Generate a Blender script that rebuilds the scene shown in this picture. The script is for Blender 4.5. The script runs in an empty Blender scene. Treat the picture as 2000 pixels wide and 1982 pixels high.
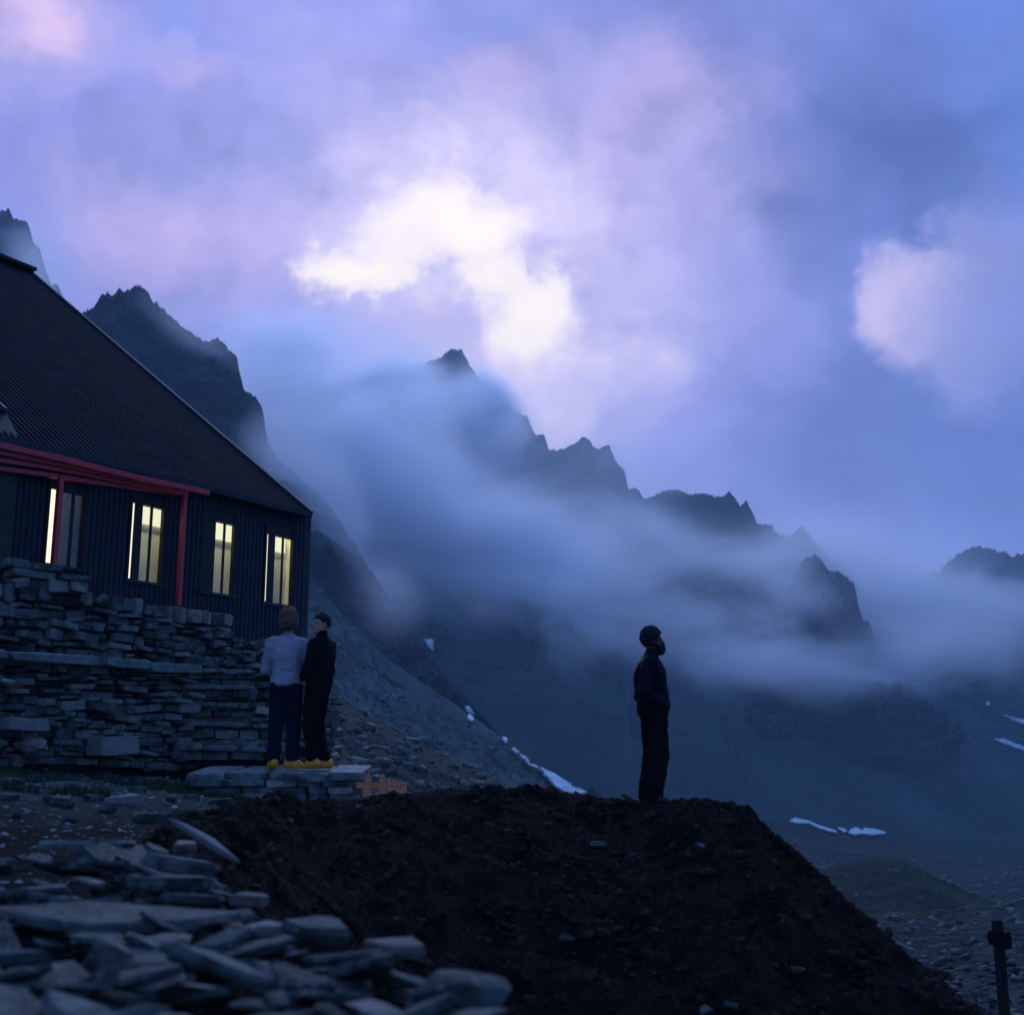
import bpy, bmesh, math, random
import numpy as np
from mathutils import Vector, Matrix
from mathutils.bvhtree import BVHTree

S = bpy.context.scene
COL = S.collection
random.seed(7)
RNG = np.random.default_rng(7)

# ------------------------------------------------------------------ camera
F, CX, CY, HOR = 2350.0, 1000.0, 991.0, 1490.0          # photo pixels
TH = math.atan((HOR - CY) / F)
CAM = Vector((0.0, 0.0, 1.5))
cam_d = bpy.data.cameras.new('camera')
cam = bpy.data.objects.new('camera', cam_d)
COL.objects.link(cam)
cam.location = CAM
cam.rotation_euler = (math.pi / 2 + TH, 0, 0)
cam_d.sensor_fit = 'HORIZONTAL'
cam_d.sensor_width = 36.0
cam_d.lens = 36.0 * F / 2000.0
cam_d.clip_start = 0.1
cam_d.clip_end = 9000.0
cam_d.dof.use_dof = True
cam_d.dof.focus_distance = 20.0
cam_d.dof.aperture_fstop = 2.0
S.camera = cam


def ray(px, py):
    a, b = (px - CX) / F, (CY - py) / F
    return Vector((a, math.cos(TH) - b * math.sin(TH), math.sin(TH) + b * math.cos(TH)))


def at(px, py, Y):
    """the point of the photograph's pixel at horizontal distance Y"""
    r = ray(px, py)
    return CAM + r * (Y / r.y)


# ------------------------------------------------------------------ node helper
class NT:
    def __init__(self, nt):
        self.nt = nt
        nt.nodes.clear()

    def n(self, typ, **kw):
        nd = self.nt.nodes.new(typ)
        for k, v in kw.items():
            setattr(nd, k, v)
        return nd

    def put(self, sock, v):
        if isinstance(v, bpy.types.NodeSocket):
            self.nt.links.new(v, sock)
        elif v is not None:
            if hasattr(sock, 'default_value'):
                dv = sock.default_value
                if hasattr(dv, '__len__') and not isinstance(v, (int, float)):
                    v = tuple(v)
                    if len(dv) == 4 and len(v) == 3:
                        v = v + (1.0,)
                sock.default_value = v

    def math(self, op, a, b=None, c=None, clamp=False):
        nd = self.n('ShaderNodeMath', operation=op, use_clamp=clamp)
        for s, v in zip(nd.inputs, (a, b, c)):
            self.put(s, v)
        return nd.outputs[0]

    def vm(self, op, a, b=None, scale=None):
        nd = self.n('ShaderNodeVectorMath', operation=op)
        self.put(nd.inputs[0], a)
        if b is not None:
            self.put(nd.inputs[1], b)
        if scale is not None:
            self.put(nd.inputs['Scale'], scale)
        return nd.outputs['Value'] if op in ('LENGTH', 'DOT_PRODUCT', 'DISTANCE') else nd.outputs[0]

    def noise(self, vec, scale, detail=4, rough=0.55, dist=0.0, typ='FBM'):
        nd = self.n('ShaderNodeTexNoise')
        nd.noise_type = typ
        self.put(nd.inputs['Vector'], vec)
        nd.inputs['Scale'].default_value = scale
        nd.inputs['Detail'].default_value = detail
        nd.inputs['Roughness'].default_value = rough
        nd.inputs['Distortion'].default_value = dist
        return nd

    def mr(self, v, a, b, c=0.0, d=1.0, smooth=True):
        nd = self.n('ShaderNodeMapRange')
        nd.interpolation_type = 'SMOOTHSTEP' if smooth else 'LINEAR'
        self.put(nd.inputs['Value'], v)
        for k, x in zip(('From Min', 'From Max', 'To Min', 'To Max'), (a, b, c, d)):
            self.put(nd.inputs[k], x)
        return nd.outputs[0]

    def mix(self, f, a, b, blend='MIX'):
        nd = self.n('ShaderNodeMix', data_type='RGBA', blend_type=blend)
        self.put(nd.inputs[0], f)
        self.put(nd.inputs[6], a)
        self.put(nd.inputs[7], b)
        return nd.outputs[2]

    def mapping(self, vec, loc=(0, 0, 0), rot=(0, 0, 0), scale=(1, 1, 1), typ='POINT'):
        nd = self.n('ShaderNodeMapping', vector_type=typ)
        self.put(nd.inputs['Vector'], vec)
        nd.inputs['Location'].default_value = loc
        nd.inputs['Rotation'].default_value = rot
        nd.inputs['Scale'].default_value = scale
        return nd.outputs[0]


# ------------------------------------------------------------------ sky, sun, exposure
SUN_DIR = ray(905, 520).normalized()           # the glowing gap in the clouds
world = bpy.data.worlds.new('World')
S.world = world
world.use_nodes = True
w = NT(world.node_tree)
D0 = w.n('ShaderNodeTexCoord').outputs['Generated']
wn1 = w.noise(D0, 6.0, 6, 0.6)
wn2 = w.noise(D0, 26.0, 6, 0.65)
off1 = w.vm('SCALE', w.vm('SUBTRACT', wn1.outputs['Color'], (0.5, 0.5, 0.5)), scale=0.15)
off2 = w.vm('SCALE', w.vm('SUBTRACT', wn2.outputs['Color'], (0.5, 0.5, 0.5)), scale=0.05)
DW = w.vm('ADD', w.vm('ADD', D0, off1), off2)


def blob(px, py, rw, rh, rot=0.0, inner=0.0, vec=None):
    """soft ellipse of cloud centred where the photograph shows it (radii in photo pixels)"""
    r = ray(px, py)
    L = r.length
    d = r.normalized()
    right = Vector((d.y, -d.x, 0)).normalized()
    up = right.cross(d)
    c, s = math.cos(math.radians(rot)), math.sin(math.radians(rot))
    ax, az = right * c + up * s, up * c - right * s
    m = Matrix((ax, d, az)).transposed()
    k = 1.0 / (F * L)
    v = w.mapping(DW if vec is None else vec, loc=d, rot=m.to_euler('XYZ'), scale=(rw * k, 0.5, rh * k), typ='TEXTURE')
    return w.mr(w.vm('LENGTH', v), inner, 1.0, 1.0, 0.0)


sky = w.n('ShaderNodeTexSky')
sky.sky_type = 'NISHITA'
sky.sun_disc = False
sky.sun_elevation = math.radians(3.0)
sky.sun_rotation = math.atan2(SUN_DIR.x, SUN_DIR.y)
sky_c = w.vm('SCALE', sky.outputs[0], scale=0.10)
sep = w.n('ShaderNodeSeparateXYZ')
w.put(sep.inputs[0], D0)
big = w.noise(w.mapping(D0, scale=(1.0, 1.0, 1.6)), 3.2, 6, 0.55, 0.4).outputs['Fac']
med = w.noise(w.mapping(D0, scale=(1.0, 1.0, 1.5)), 9.0, 5, 0.55, 0.3).outputs['Fac']
# lavender cloud deck, bluer and darker to the right and low down
fx = w.mr(sep.outputs[0], -0.02, 0.42)
deck = w.mix(fx, (0.215, 0.225, 0.53), (0.095, 0.15, 0.43))
fz = w.mr(sep.outputs[2], 0.10, 0.42)
deck = w.mix(w.math('MULTIPLY', w.math('SUBTRACT', 1.0, fz), 0.55), deck, (0.135, 0.185, 0.47))
fine = w.noise(w.vm('ADD', D0, off1), 20.0, 5, 0.62, 0.3).outputs['Fac']
bright = w.math('ADD', 0.10, w.math('ADD', w.math('MULTIPLY', big, 0.80), w.math('ADD', w.math('MULTIPLY', med, 0.56), w.math('MULTIPLY', fine, 0.48))))
tex = w.math('ADD', -0.57, w.math('ADD', w.math('MULTIPLY', med, 1.6), w.math('MULTIPLY', fine, 1.5)))


def ragged(m, lo, hi, amt=1.0):
    """a torn cloud edge instead of a soft one"""
    q = w.math('ADD', m, w.math('ADD', w.math('MULTIPLY', w.math('SUBTRACT', med, .5), .7 * amt), w.math('MULTIPLY', w.math('SUBTRACT', fine, .5), .9 * amt)))
    return w.mr(q, lo, hi)


   # cloud relief that breaks up the lit patches
deck = w.vm('SCALE', deck, scale=bright)
# blue gaps where the clear dusk sky shows
for (px, py, rw, rh, rot, k) in ((1990, 310, 170, 260, 20, .7), (1000, -20, 420, 90, 0, .35), (330, 60, 260, 90, 0, .35),
                                 (1930, -20, 160, 140, 0, .5)):
    deck = w.mix(w.math('MULTIPLY', blob(px, py, rw, rh, rot), k), deck, (0.10, 0.20, 0.62))
# darker rolls of cloud
for (px, py, rw, rh, rot, k) in ((1740, 290, 470, 200, -12, .95), (1560, 420, 260, 130, -25, .55), (1600, 800, 260, 200, 40, .4), (1870, 900, 500, 260, 0, .35), (1750, 60, 330, 130, 0, .3),
                                 (330, 300, 420, 150, 10, .15)):
    deck = w.mix(w.math('MULTIPLY', blob(px, py, rw, rh, rot), k), deck, (0.062, 0.092, 0.275))
# pink lit patches
for (px, py, rw, rh, rot, k) in ((40, 40, 150, 130, 0, 1.0), (40, 45, 330, 220, 0, .45), (980, 130, 150, 130, 0, .42), (1310, 190, 330, 190, 15, .40),
                                 (480, 480, 400, 200, 10, .45), (250, 420, 300, 160, 0, .3), (380, 130, 120, 60, 0, .3), (1200, 400, 420, 200, 0, .35)):
    deck = w.mix(w.math('MULTIPLY', w.math('MULTIPLY', blob(px, py, rw, rh, rot), k), tex, clamp=True), deck, (0.60, 0.44, 0.64))
# bright bank at the right, cut off to the left
edge = w.mr(sep.outputs[0], .272, .40, 1.0, .42)
def side(a, b):
    """signed angle from the cloud edge running from pixel a to pixel b"""
    nrm = ray(*a).cross(ray(*b)).normalized()
    if nrm.dot(ray(1950, 600)) < 0: nrm = -nrm
    return w.vm('DOT_PRODUCT', DW, tuple(nrm))


wob = w.math('ADD', w.math('MULTIPLY', w.math('SUBTRACT', med, .5), .10), w.math('MULTIPLY', w.math('SUBTRACT', fine, .5), .07))
rb = w.math('MINIMUM', w.mr(w.math('ADD', side((1800, 400), (1700, 605)), wob), -.012, .024), w.mr(w.math('ADD', side((1700, 605), (1850, 820)), wob), -.016, .04))
rb = w.math('MULTIPLY', w.math('MULTIPLY', rb, edge), blob(1910, 600, 330, 330, 0, .3))
deck = w.mix(w.math('MULTIPLY', rb, .8), deck, (0.33, 0.32, 0.58))
deck = w.mix(w.math('MULTIPLY', w.math('MULTIPLY', rb, blob(1755, 585, 210, 190, 35)), .75), deck, (0.62, 0.50, 0.68))
# the glowing gap
glow = blob(970, 450, 840, 590, -20)
deck = w.mix(w.math('MULTIPLY', w.math('MULTIPLY', glow, .80), tex, clamp=True), deck, (0.42, 0.38, 0.68))
halo = w.math('MAXIMUM', blob(920, 450, 420, 350, -25), blob(1040, 670, 350, 300, -10))
deck = w.mix(w.math('MULTIPLY', w.math('MULTIPLY', halo, 1.0), tex, clamp=True), deck, (0.66, 0.58, 0.74))
core = w.math('MAXIMUM', blob(890, 470, 250, 190, -35), blob(1045, 620, 215, 185, -15))
core = w.math('MAXIMUM', core, blob(735, 525, 200, 90, 8))
core = w.math('MAXIMUM', core, blob(955, 545, 180, 110, -35))
deck = w.mix(ragged(core, .16, 1.0, .9), deck, (0.88, 0.80, 0.70))
lump = w.math('MAXIMUM', blob(765, 690, 175, 175, 0), blob(870, 690, 130, 130, 20))
deck = w.mix(w.math('MULTIPLY', ragged(lump, .30, .62, 1.0), .42), deck, (0.40, 0.37, 0.60))
away = w.mr(w.vm('DOT_PRODUCT', D0, tuple(ray(1000, 700).normalized())), .62, .90)
deck = w.mix(away, w.vm('SCALE', (0.058, 0.155, 0.47), scale=bright), deck)      # away from the sunset the deck is plain dusk blue
skymix = w.mix(0.05, deck, sky_c)
bg = w.n('ShaderNodeBackground')
w.put(bg.inputs['Color'], skymix)
bg.inputs['Strength'].default_value = 1.72
wo = w.n('ShaderNodeOutputWorld')
w.nt.links.new(bg.outputs[0], wo.inputs['Surface'])

sun_d = bpy.data.lights.new('sun', 'SUN')
sun_d.energy = 1.45
sun_d.angle = math.radians(28)
sun_d.color = (0.46, 0.61, 1.0)
sun = bpy.data.objects.new('sun', sun_d)
COL.objects.link(sun)
SUN_AT = Vector((math.sin(-.05) * math.cos(math.radians(31)), math.cos(-.05) * math.cos(math.radians(31)), math.sin(math.radians(31))))   # soft light from the bright clouds over the ridge
sun.rotation_euler = (-SUN_AT).to_track_quat('-Z', 'Y').to_euler()
sun.location = (0, 0, 60)

S.view_settings.view_transform = 'Standard'
S.view_settings.look = 'None'
S.view_settings.exposure = 0.0
S.view_settings.gamma = 1.0
S.render.engine = 'CYCLES'
S.cycles.use_denoising = True
S.cycles.max_bounces = 10
S.cycles.diffuse_bounces = 3
S.cycles.transparent_max_bounces = 24
S.cycles.volume_bounces = 7
S.cycles.volume_step_rate = 1.4
S.cycles.volume_max_steps = 256
S.cycles.caustics_reflective = False
S.cycles.caustics_refractive = False


# ------------------------------------------------------------------ object helpers
def link(o, parent=None):
    COL.objects.link(o)
    if parent is not None:
        o.parent = parent
    return o


def tag(o, label=None, cat=None, group=None, kind=None):
    if label: o['label'] = label
    if cat: o['category'] = cat
    if group: o['group'] = group
    if kind: o['kind'] = kind
    return o


def mesh_obj(name, verts, faces, mat=None, parent=None, smooth=False):
    me = bpy.data.meshes.new(name)
    if isinstance(verts, np.ndarray):
        verts = verts.astype(float)
        me.vertices.add(len(verts))
        me.vertices.foreach_set('co', verts.ravel())
        faces = np.asarray(faces)
        k = faces.shape[1]
        me.loops.add(faces.size)
        me.loops.foreach_set('vertex_index', faces.ravel())
        me.polygons.add(len(faces))
        me.polygons.foreach_set('loop_start', np.arange(len(faces)) * k)
        me.polygons.foreach_set('loop_total', np.full(len(faces), k))
        me.update(calc_edges=True)
        me.validate()
    else:
        me.from_pydata([tuple(v) for v in verts], [], faces)
    if smooth:
        me.polygons.foreach_set('use_smooth', [True] * len(me.polygons))
    if mat: me.materials.append(mat)
    return link(bpy.data.objects.new(name, me), parent)


def empty(name, loc=(0, 0, 0), rz=0.0, parent=None):
    o = bpy.data.objects.new(name, None)
    o.empty_display_size = 0.2
    o.location = loc
    o.rotation_euler = (0, 0, rz)
    return link(o, parent)


def inst(name, me, loc, rot=(0, 0, 0), sc=(1, 1, 1), parent=None, mat=None):
    o = bpy.data.objects.new(name, me)
    o.location, o.rotation_euler, o.scale = loc, rot, sc
    return link(o, parent)


class MB:
    """collects boxes and bars into one mesh"""
    def __init__(self):
        self.v, self.f = [], []

    def hexa(self, p):
        b = len(self.v)
        self.v += [tuple(q) for q in p]
        self.f += [tuple(b + i for i in q) for q in
                   ((0, 3, 2, 1), (4, 5, 6, 7), (0, 1, 5, 4), (1, 2, 6, 5), (2, 3, 7, 6), (3, 0, 4, 7))]

    def box(self, c, s, rot=None):
        h = [x / 2 for x in s]
        pts = [Vector((sx * h[0], sy * h[1], sz * h[2])) for sz in (-1, 1) for sx, sy in ((-1, -1), (1, -1), (1, 1), (-1, 1))]
        if rot is not None: pts = [rot @ p for p in pts]
        self.hexa([Vector(c) + p for p in pts])

    def bar(self, a, b, wd, ht, up=Vector((0, 0, 1))):
        a, b = Vector(a), Vector(b)
        d = (b - a).normalized()
        r = d.cross(up).normalized()
        u = r.cross(d)
        r, u = r * wd / 2, u * ht / 2
        self.hexa([a - r - u, a + r - u, a + r + u, a - r + u, b - r - u, b + r - u, b + r + u, b - r + u])

    def build(self, name, mat, parent=None, bevel=0.0):
        o = mesh_obj(name, self.v, self.f, mat, parent)
        if bevel:
            m = o.modifiers.new('bevel', 'BEVEL')
            m.width, m.segments, m.limit_method = bevel, 1, 'ANGLE'
        return o


# ------------------------------------------------------------------ noise (numpy)
def _hash(i, j, k):
    n = (i * 374761393 + j * 668265263 + k * 1274126177) & 0xffffffff
    n = ((n ^ (n >> 13)) * 1274126177) & 0xffffffff
    return ((n ^ (n >> 16)) & 0xffff) / 65535.0 * 2 - 1


def vnoise(x, y, z=0.0):
    x, y = np.asarray(x, float), np.asarray(y, float)
    z = np.zeros_like(x) + z
    i, j, k = (np.floor(q).astype(np.int64) for q in (x, y, z))
    u, v, t = x - i, y - j, z - k
    u, v, t = (q * q * q * (q * (q * 6 - 15) + 10) for q in (u, v, t))
    def c(a, b, d): return _hash(i + a, j + b, k + d)
    def lp(a, b, q): return a + (b - a) * q
    return lp(lp(lp(c(0, 0, 0), c(1, 0, 0), u), lp(c(0, 1, 0), c(1, 1, 0), u), v),
              lp(lp(c(0, 0, 1), c(1, 0, 1), u), lp(c(0, 1, 1), c(1, 1, 1), u), v), t)


def fbm(x, y, z=0.0, oct=5, gain=0.5, ridged=False):
    s, a, f, tot = 0.0, 1.0, 1.0, 0.0
    for o in range(oct):
        n = vnoise(x * f + 17.3 * o, y * f - 9.1 * o, z * f + 3.7 * o)
        if ridged: n = 1 - 2 * np.abs(n)
        s = s + a * n
        tot += a
        a *= gain
        f *= 2.03
    return s / tot


# ------------------------------------------------------------------ materials
def material(name, fn):
    m = bpy.data.materials.new(name)
    m.use_nodes = True
    g = NT(m.node_tree)
    out = g.n('ShaderNodeOutputMaterial')
    b = g.n('ShaderNodeBsdfPrincipled')
    g.nt.links.new(b.outputs[0], out.inputs['Surface'])
    fn(g, b, out)
    return m


def bump(g, b, h, strength=0.5, dist=0.02):
    nd = g.n('ShaderNodeBump')
    nd.inputs['Strength'].default_value = strength
    nd.inputs['Distance'].default_value = dist
    g.put(nd.inputs['Height'], h)
    g.put(b.inputs['Normal'], nd.outputs[0])


def ramp(g, v, stops):
    nd = g.n('ShaderNodeValToRGB')
    g.put(nd.inputs[0], v)
    cr = nd.color_ramp
    while len(cr.elements) < len(stops): cr.elements.new(0.5)
    for e, (p, c) in zip(cr.elements, stops):
        e.position, e.color = p, tuple(c) + (1,)
    return nd.outputs[0]


def stone_mat(name, stops, scale=1.0, lo=.55, hi=1.35, rough=.7):
    def fn(g, b, out):
        tc = g.n('ShaderNodeTexCoord').outputs['Object']
        pos = g.n('ShaderNodeNewGeometry').outputs['Position']
        rnd = g.n('ShaderNodeObjectInfo').outputs['Random']
        base = ramp(g, rnd, stops)
        n1 = g.noise(pos, 6 * scale, 6, .6)
        lay = g.noise(g.mapping(pos, scale=(1, 1, 6)), 9 * scale, 4, .6)
        k = g.mr(n1.outputs['Fac'], .3, .7, lo, hi)
        c = g.vm('SCALE', base, scale=k)
        c = g.mix(g.mr(g.noise(pos, 17 * scale, 4).outputs['Fac'], .56, .66, 0, .45), c, (.22, .215, .19))
        g.put(b.inputs['Base Color'], c)
        b.inputs['Roughness'].default_value = rough
        b.inputs['Specular IOR Level'].default_value = .12
        h = g.math('ADD', g.noise(pos, 34 * scale, 5, .6).outputs['Fac'], g.math('MULTIPLY', lay.outputs['Fac'], .8))
        bump(g, b, h, .7, .02 / scale)
    return material(name, fn)


SLATE = [(0, (.042, .052, .045)), (.25, (.11, .118, .10)), (.45, (.055, .072, .060)), (.65, (.175, .16, .13)), (.75, (.08, .095, .08)), (.86, (.075, .072, .062)), (.95, (.25, .185, .14)), (1, (.30, .275, .23))]
M_wall = stone_mat('dry_stone', SLATE, 1.0, .5, 1.75)
M_rock = stone_mat('slate_rock', [(0, (.020, .027, .024)), (.35, (.055, .063, .054)), (.6, (.030, .042, .036)), (.85, (.085, .078, .066)), (1, (.13, .12, .10))], 1.4, .45, 1.7)
M_pale = stone_mat('pale_slate', [(0, (.20, .178, .15)), (1, (.25, .225, .195))], 1.4, .85, 1.1)
M_pink = stone_mat('pinkish_slate', [(0, (.13, .092, .078)), (1, (.16, .115, .095))], 1.4)
M_tread = stone_mat('worn_slab', [(0, (.15, .165, .15)), (1, (.20, .205, .185))], 1.2)


def plain(name, col, rough=.7, var=.25, scale=14, bmp=0.0, spec=.3, metal=0.0):
    def fn(g, b, out):
        pos = g.n('ShaderNodeTexCoord').outputs['Object']
        n = g.noise(pos, scale, 5, .6).outputs['Fac']
        g.put(b.inputs['Base Color'], g.vm('SCALE', tuple(col), scale=g.mr(n, .25, .75, 1 - var, 1 + var)))
        b.inputs['Roughness'].default_value = rough
        b.inputs['Specular IOR Level'].default_value = spec
        b.inputs['Metallic'].default_value = metal
        if bmp: bump(g, b, g.noise(pos, scale * 3, 4).outputs['Fac'], bmp, .01)
    return material(name, fn)


def ground_fn(cols, scale, grass=None, bstr=.6, bdist=.03, spill=None):
    def fn(g, b, out):
        pos = g.n('ShaderNodeNewGeometry').outputs['Position']
        n1 = g.noise(pos, scale, 8, .65).outputs['Fac']
        n2 = g.noise(pos, scale * 7, 6, .65).outputs['Fac']
        n3 = g.noise(pos, scale * .18, 4, .5).outputs['Fac']
        c = g.mix(g.mr(n1, .38, .62), cols[0], cols[1])
        c = g.mix(g.mr(n2, .54, .66, 0, .8), c, cols[2])
        if grass:
            c = g.mix(g.mr(g.math('ADD', n3, g.math('MULTIPLY', n1, .35)), .62, .78, 0, .85), c, grass)
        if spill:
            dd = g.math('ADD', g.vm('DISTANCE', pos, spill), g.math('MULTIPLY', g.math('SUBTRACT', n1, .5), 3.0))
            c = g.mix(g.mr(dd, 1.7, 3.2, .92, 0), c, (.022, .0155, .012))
        g.put(b.inputs['Base Color'], c)
        b.inputs['Roughness'].default_value = .9
        b.inputs['Specular IOR Level'].default_value = .02
        vo = g.n('ShaderNodeTexVoronoi')
        g.put(vo.inputs['Vector'], pos)
        vo.inputs['Scale'].default_value = scale * 9
        h = g.math('ADD', n2, g.math('MULTIPLY', vo.outputs['Distance'], .6))
        bump(g, b, h, bstr, bdist)
    return fn


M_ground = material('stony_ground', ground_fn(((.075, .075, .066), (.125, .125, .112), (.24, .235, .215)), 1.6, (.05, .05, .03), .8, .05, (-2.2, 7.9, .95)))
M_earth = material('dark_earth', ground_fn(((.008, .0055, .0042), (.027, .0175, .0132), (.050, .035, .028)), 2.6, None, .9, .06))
M_soil = material('terrace_soil', ground_fn(((.03, .03, .022), (.05, .045, .035), (.10, .09, .08)), 3.0, (.03, .04, .015)))
M_valley = material('moraine', ground_fn(((.018, .022, .018), (.036, .039, .033), (.085, .085, .072)), .22, (.045, .06, .022), .9, .35))
M_scree = material('near_scree', ground_fn(((.04, .043, .037), (.075, .075, .063), (.15, .143, .125)), .25, (.085, .075, .035), .9, .4))


def rock_fn(scale, dark, light, grass):
    def fn(g, b, out):
        geo = g.n('ShaderNodeNewGeometry')
        pos, nor = geo.outputs['Position'], geo.outputs['Normal']
        sx = g.n('ShaderNodeSeparateXYZ')
        g.put(sx.inputs[0], nor)
        n1 = g.noise(pos, scale, 8, .65).outputs['Fac']
        n2 = g.noise(g.mapping(pos, scale=(1, 1, .3)), scale * 5, 6, .65).outputs['Fac']
        n3 = g.noise(pos, scale * .25, 4, .5).outputs['Fac']
        flat = g.mr(g.math('ADD', sx.outputs[2], g.math('MULTIPLY', g.math('SUBTRACT', n1, .5), .5)), .55, .80)
        rock = g.mix(g.mr(n2, .35, .65), dark, tuple(x * 1.7 for x in dark))
        scree = g.mix(g.mr(n1, .4, .62), light, tuple(x * .72 for x in light))
        scree = g.mix(g.mr(n3, .45, .6, 0, .8), scree, grass)
        c = g.mix(flat, rock, scree)
        g.put(b.inputs['Base Color'], c)
        b.inputs['Roughness'].default_value = .95
        b.inputs['Specular IOR Level'].default_value = 0
        bump(g, b, g.math('ADD', n2, n1), .9, .25 / scale)
    return fn


M_mount = material('mountain_rock', rock_fn(.03, (.017, .027, .028), (.066, .096, .086), (.035, .066, .040)))
M_slope = material('pale_scree', rock_fn(.05, (.05, .066, .062), (.14, .17, .155), (.08, .11, .075)))
M_snow = plain('old_snow', (.70, .70, .70), .7, .18, .4)
M_darkmetal = plain('dark_cladding', (.022, .028, .036), .55, .25, 6, 0, .25, .0)
M_roofmetal = plain('roof_sheet', (.009, .012, .018), .7, .45, 2.5, 0, .03, .0)
M_trim = plain('zinc_trim', (.030, .036, .042), .6, .15, 5, 0, .12, .0)
M_red = plain('red_paint', (.58, .020, .032), .42, .15, 8, 0, .5)
M_black = plain('black_frame', (.006, .006, .007), .5, .2, 8)
M_soffit = plain('dark_soffit', (.012, .011, .011), .8, .3, 8)
M_cream = plain('cream_plaster', (.74, .71, .52), .9, .12, 3)
M_dimming = plain('olive_dimming', (.20, .18, .09), .9, .3, 9)  # for the sheet added to dim the first window
M_greenglow = plain('painted_green_glow', (.022, .034, .018), .6, .3, 3)  # faint greenish glow on the wall put into a panel's colour
M_wood = plain('orange_wood', (.85, .25, .10), .6, .3, 22, .2)
M_oldwood = plain('weathered_dark_wood', (.006, .005, .005), .8, .4, 12, .3, .05)
M_oldwood2 = plain('weathered_post_wood', (.022, .016, .016), .8, .4, 12, .3, .05)


def emit(name, col, strength):
    m = bpy.data.materials.new(name)
    m.use_nodes = True
    g = NT(m.node_tree)
    o = g.n('ShaderNodeOutputMaterial')
    e = g.n('ShaderNodeEmission')
    e.inputs['Color'].default_value = tuple(col) + (1,)
    e.inputs['Strength'].default_value = strength
    g.nt.links.new(e.outputs[0], o.inputs['Surface'])
    return m


M_lamp = emit('lamp_diffuser', (1.0, .93, .66), 1.15)
M_fillstrip = emit('fill_emission', (1.0, .92, .62), 17.0)  # for the unseen strip added to brighten the room wall
M_glowpane = emit('self_glowing_pane', (1.0, .90, .68), 1.25)  # emits by itself in place of room light at the window's left edge


def glass_fn(g, b, out):
    t = g.n('ShaderNodeBsdfTransparent')
    t.inputs[0].default_value = (.92, .95, .9, 1)
    gl = g.n('ShaderNodeBsdfGlossy')
    gl.inputs['Roughness'].default_value = .03
    mx = g.n('ShaderNodeMixShader')
    g.put(mx.inputs[0], .05)
    g.nt.links.new(t.outputs[0], mx.inputs[1])
    g.nt.links.new(gl.outputs[0], mx.inputs[2])
    g.nt.links.new(mx.outputs[0], out.inputs['Surface'])


M_glass = material('window_glass', glass_fn)


# ------------------------------------------------------------------ mountains
def tab(pts, x):
    p = np.array(pts, float)
    return np.interp(x, p[:, 0], p[:, 1])


def grid_faces(nr, nc):
    i = np.arange(nr * nc).reshape(nr, nc)
    return np.stack([i[:-1, :-1], i[:-1, 1:], i[1:, 1:], i[1:, :-1]], -1).reshape(-1, 4)


TERRAIN = {}


def rays_np(px, py):
    a, b = (px - CX) / F, (CY - py) / F
    return np.stack([a, math.cos(TH) - b * math.sin(TH), math.sin(TH) + b * math.cos(TH)], -1)


def sheet(name, px, py_top, py_base, Yt, Yb, rows, mat, jag=0.0, jagf=.04, crag=0.0, cragf=.02, gully=0.0, power=1.0, back=12, label=None, steep=0.0, seed=0.0):
    """a mountain side: for every bearing a profile from its foot up to the traced crest, then falling away behind"""
    px = np.asarray(px, float)
    py_t = py_top(px) if callable(py_top) else tab(py_top, px)
    py_b = py_base(px) if callable(py_base) else tab(py_base, px)
    Yt = Yt(px) if callable(Yt) else np.full_like(px, Yt)
    Yb = Yb(px) if callable(Yb) else np.full_like(px, Yb)
    jg = jag * np.maximum(-.6, fbm(px * jagf, px * 0 + 3.1 + seed, oct=5, gain=.72, ridged=True))
    py_b = np.maximum(py_b, py_t + 5)
    t = np.linspace(0, 1, rows)[:, None]
    # the outline's roughness stays near the crest
    from_top = (1 - t) * (py_b - py_t)
    if isinstance(py_top, list):
        soft = np.interp(px, px, np.convolve(np.pad(py_t, 12, mode='edge'), np.ones(25) / 25, 'valid'))
    else:
        soft = py_t
    ww = np.exp(-np.maximum(0, from_top) / 30.0)
    py = py_b + (soft - py_b) * t + (py_t - soft - jg) * ww
    Y = Yb + (Yt - Yb) * t ** power
    r = rays_np(np.broadcast_to(px, py.shape), py)
    P = r * (Y / r[..., 1])[..., None] + np.array(CAM)
    e = np.minimum(1, (1 - t) * 6) * np.minimum(1, t * 8)
    if crag:
        c = fbm(P[..., 0] * cragf, P[..., 1] * cragf * .6, P[..., 2] * cragf * 1.2 + seed, 6, .62, True)
        c2 = np.floor(c * 4) / 4 * .5 + c * .5
        up = t ** 1.5 if steep else 1.0
        P[..., 1] -= crag * c2 * e * up
        P[..., 2] += crag * .35 * c * e * up
    if gully:
        q = fbm(np.broadcast_to(px * .010, py.shape) + P[..., 2] * .010, t * 3.0 + 0 * py, 5.0 + seed, 4, .5, True)
        P[..., 2] += gully * q * e
    # falling away behind the crest
    k = np.arange(1, back + 1)[:, None]
    B = np.repeat(P[-1:], back, 0)
    run = (Yt * .04) * k
    B[..., 1] += run
    B[..., 2] -= run * .9
    B[..., 2] += (Yt * .008) * fbm(B[..., 0] * .03, B[..., 1] * .03, 1.0, 4)
    A = np.concatenate([P, B], 0)
    V = A.reshape(-1, 3)
    o = mesh_obj(name, V, grid_faces(A.shape[0], A.shape[1]), mat, smooth=False)
    tag(o, kind='structure', label=label)
    TERRAIN[name + str(len(TERRAIN))] = (V, grid_faces(A.shape[0], A.shape[1]))
    return o


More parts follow.
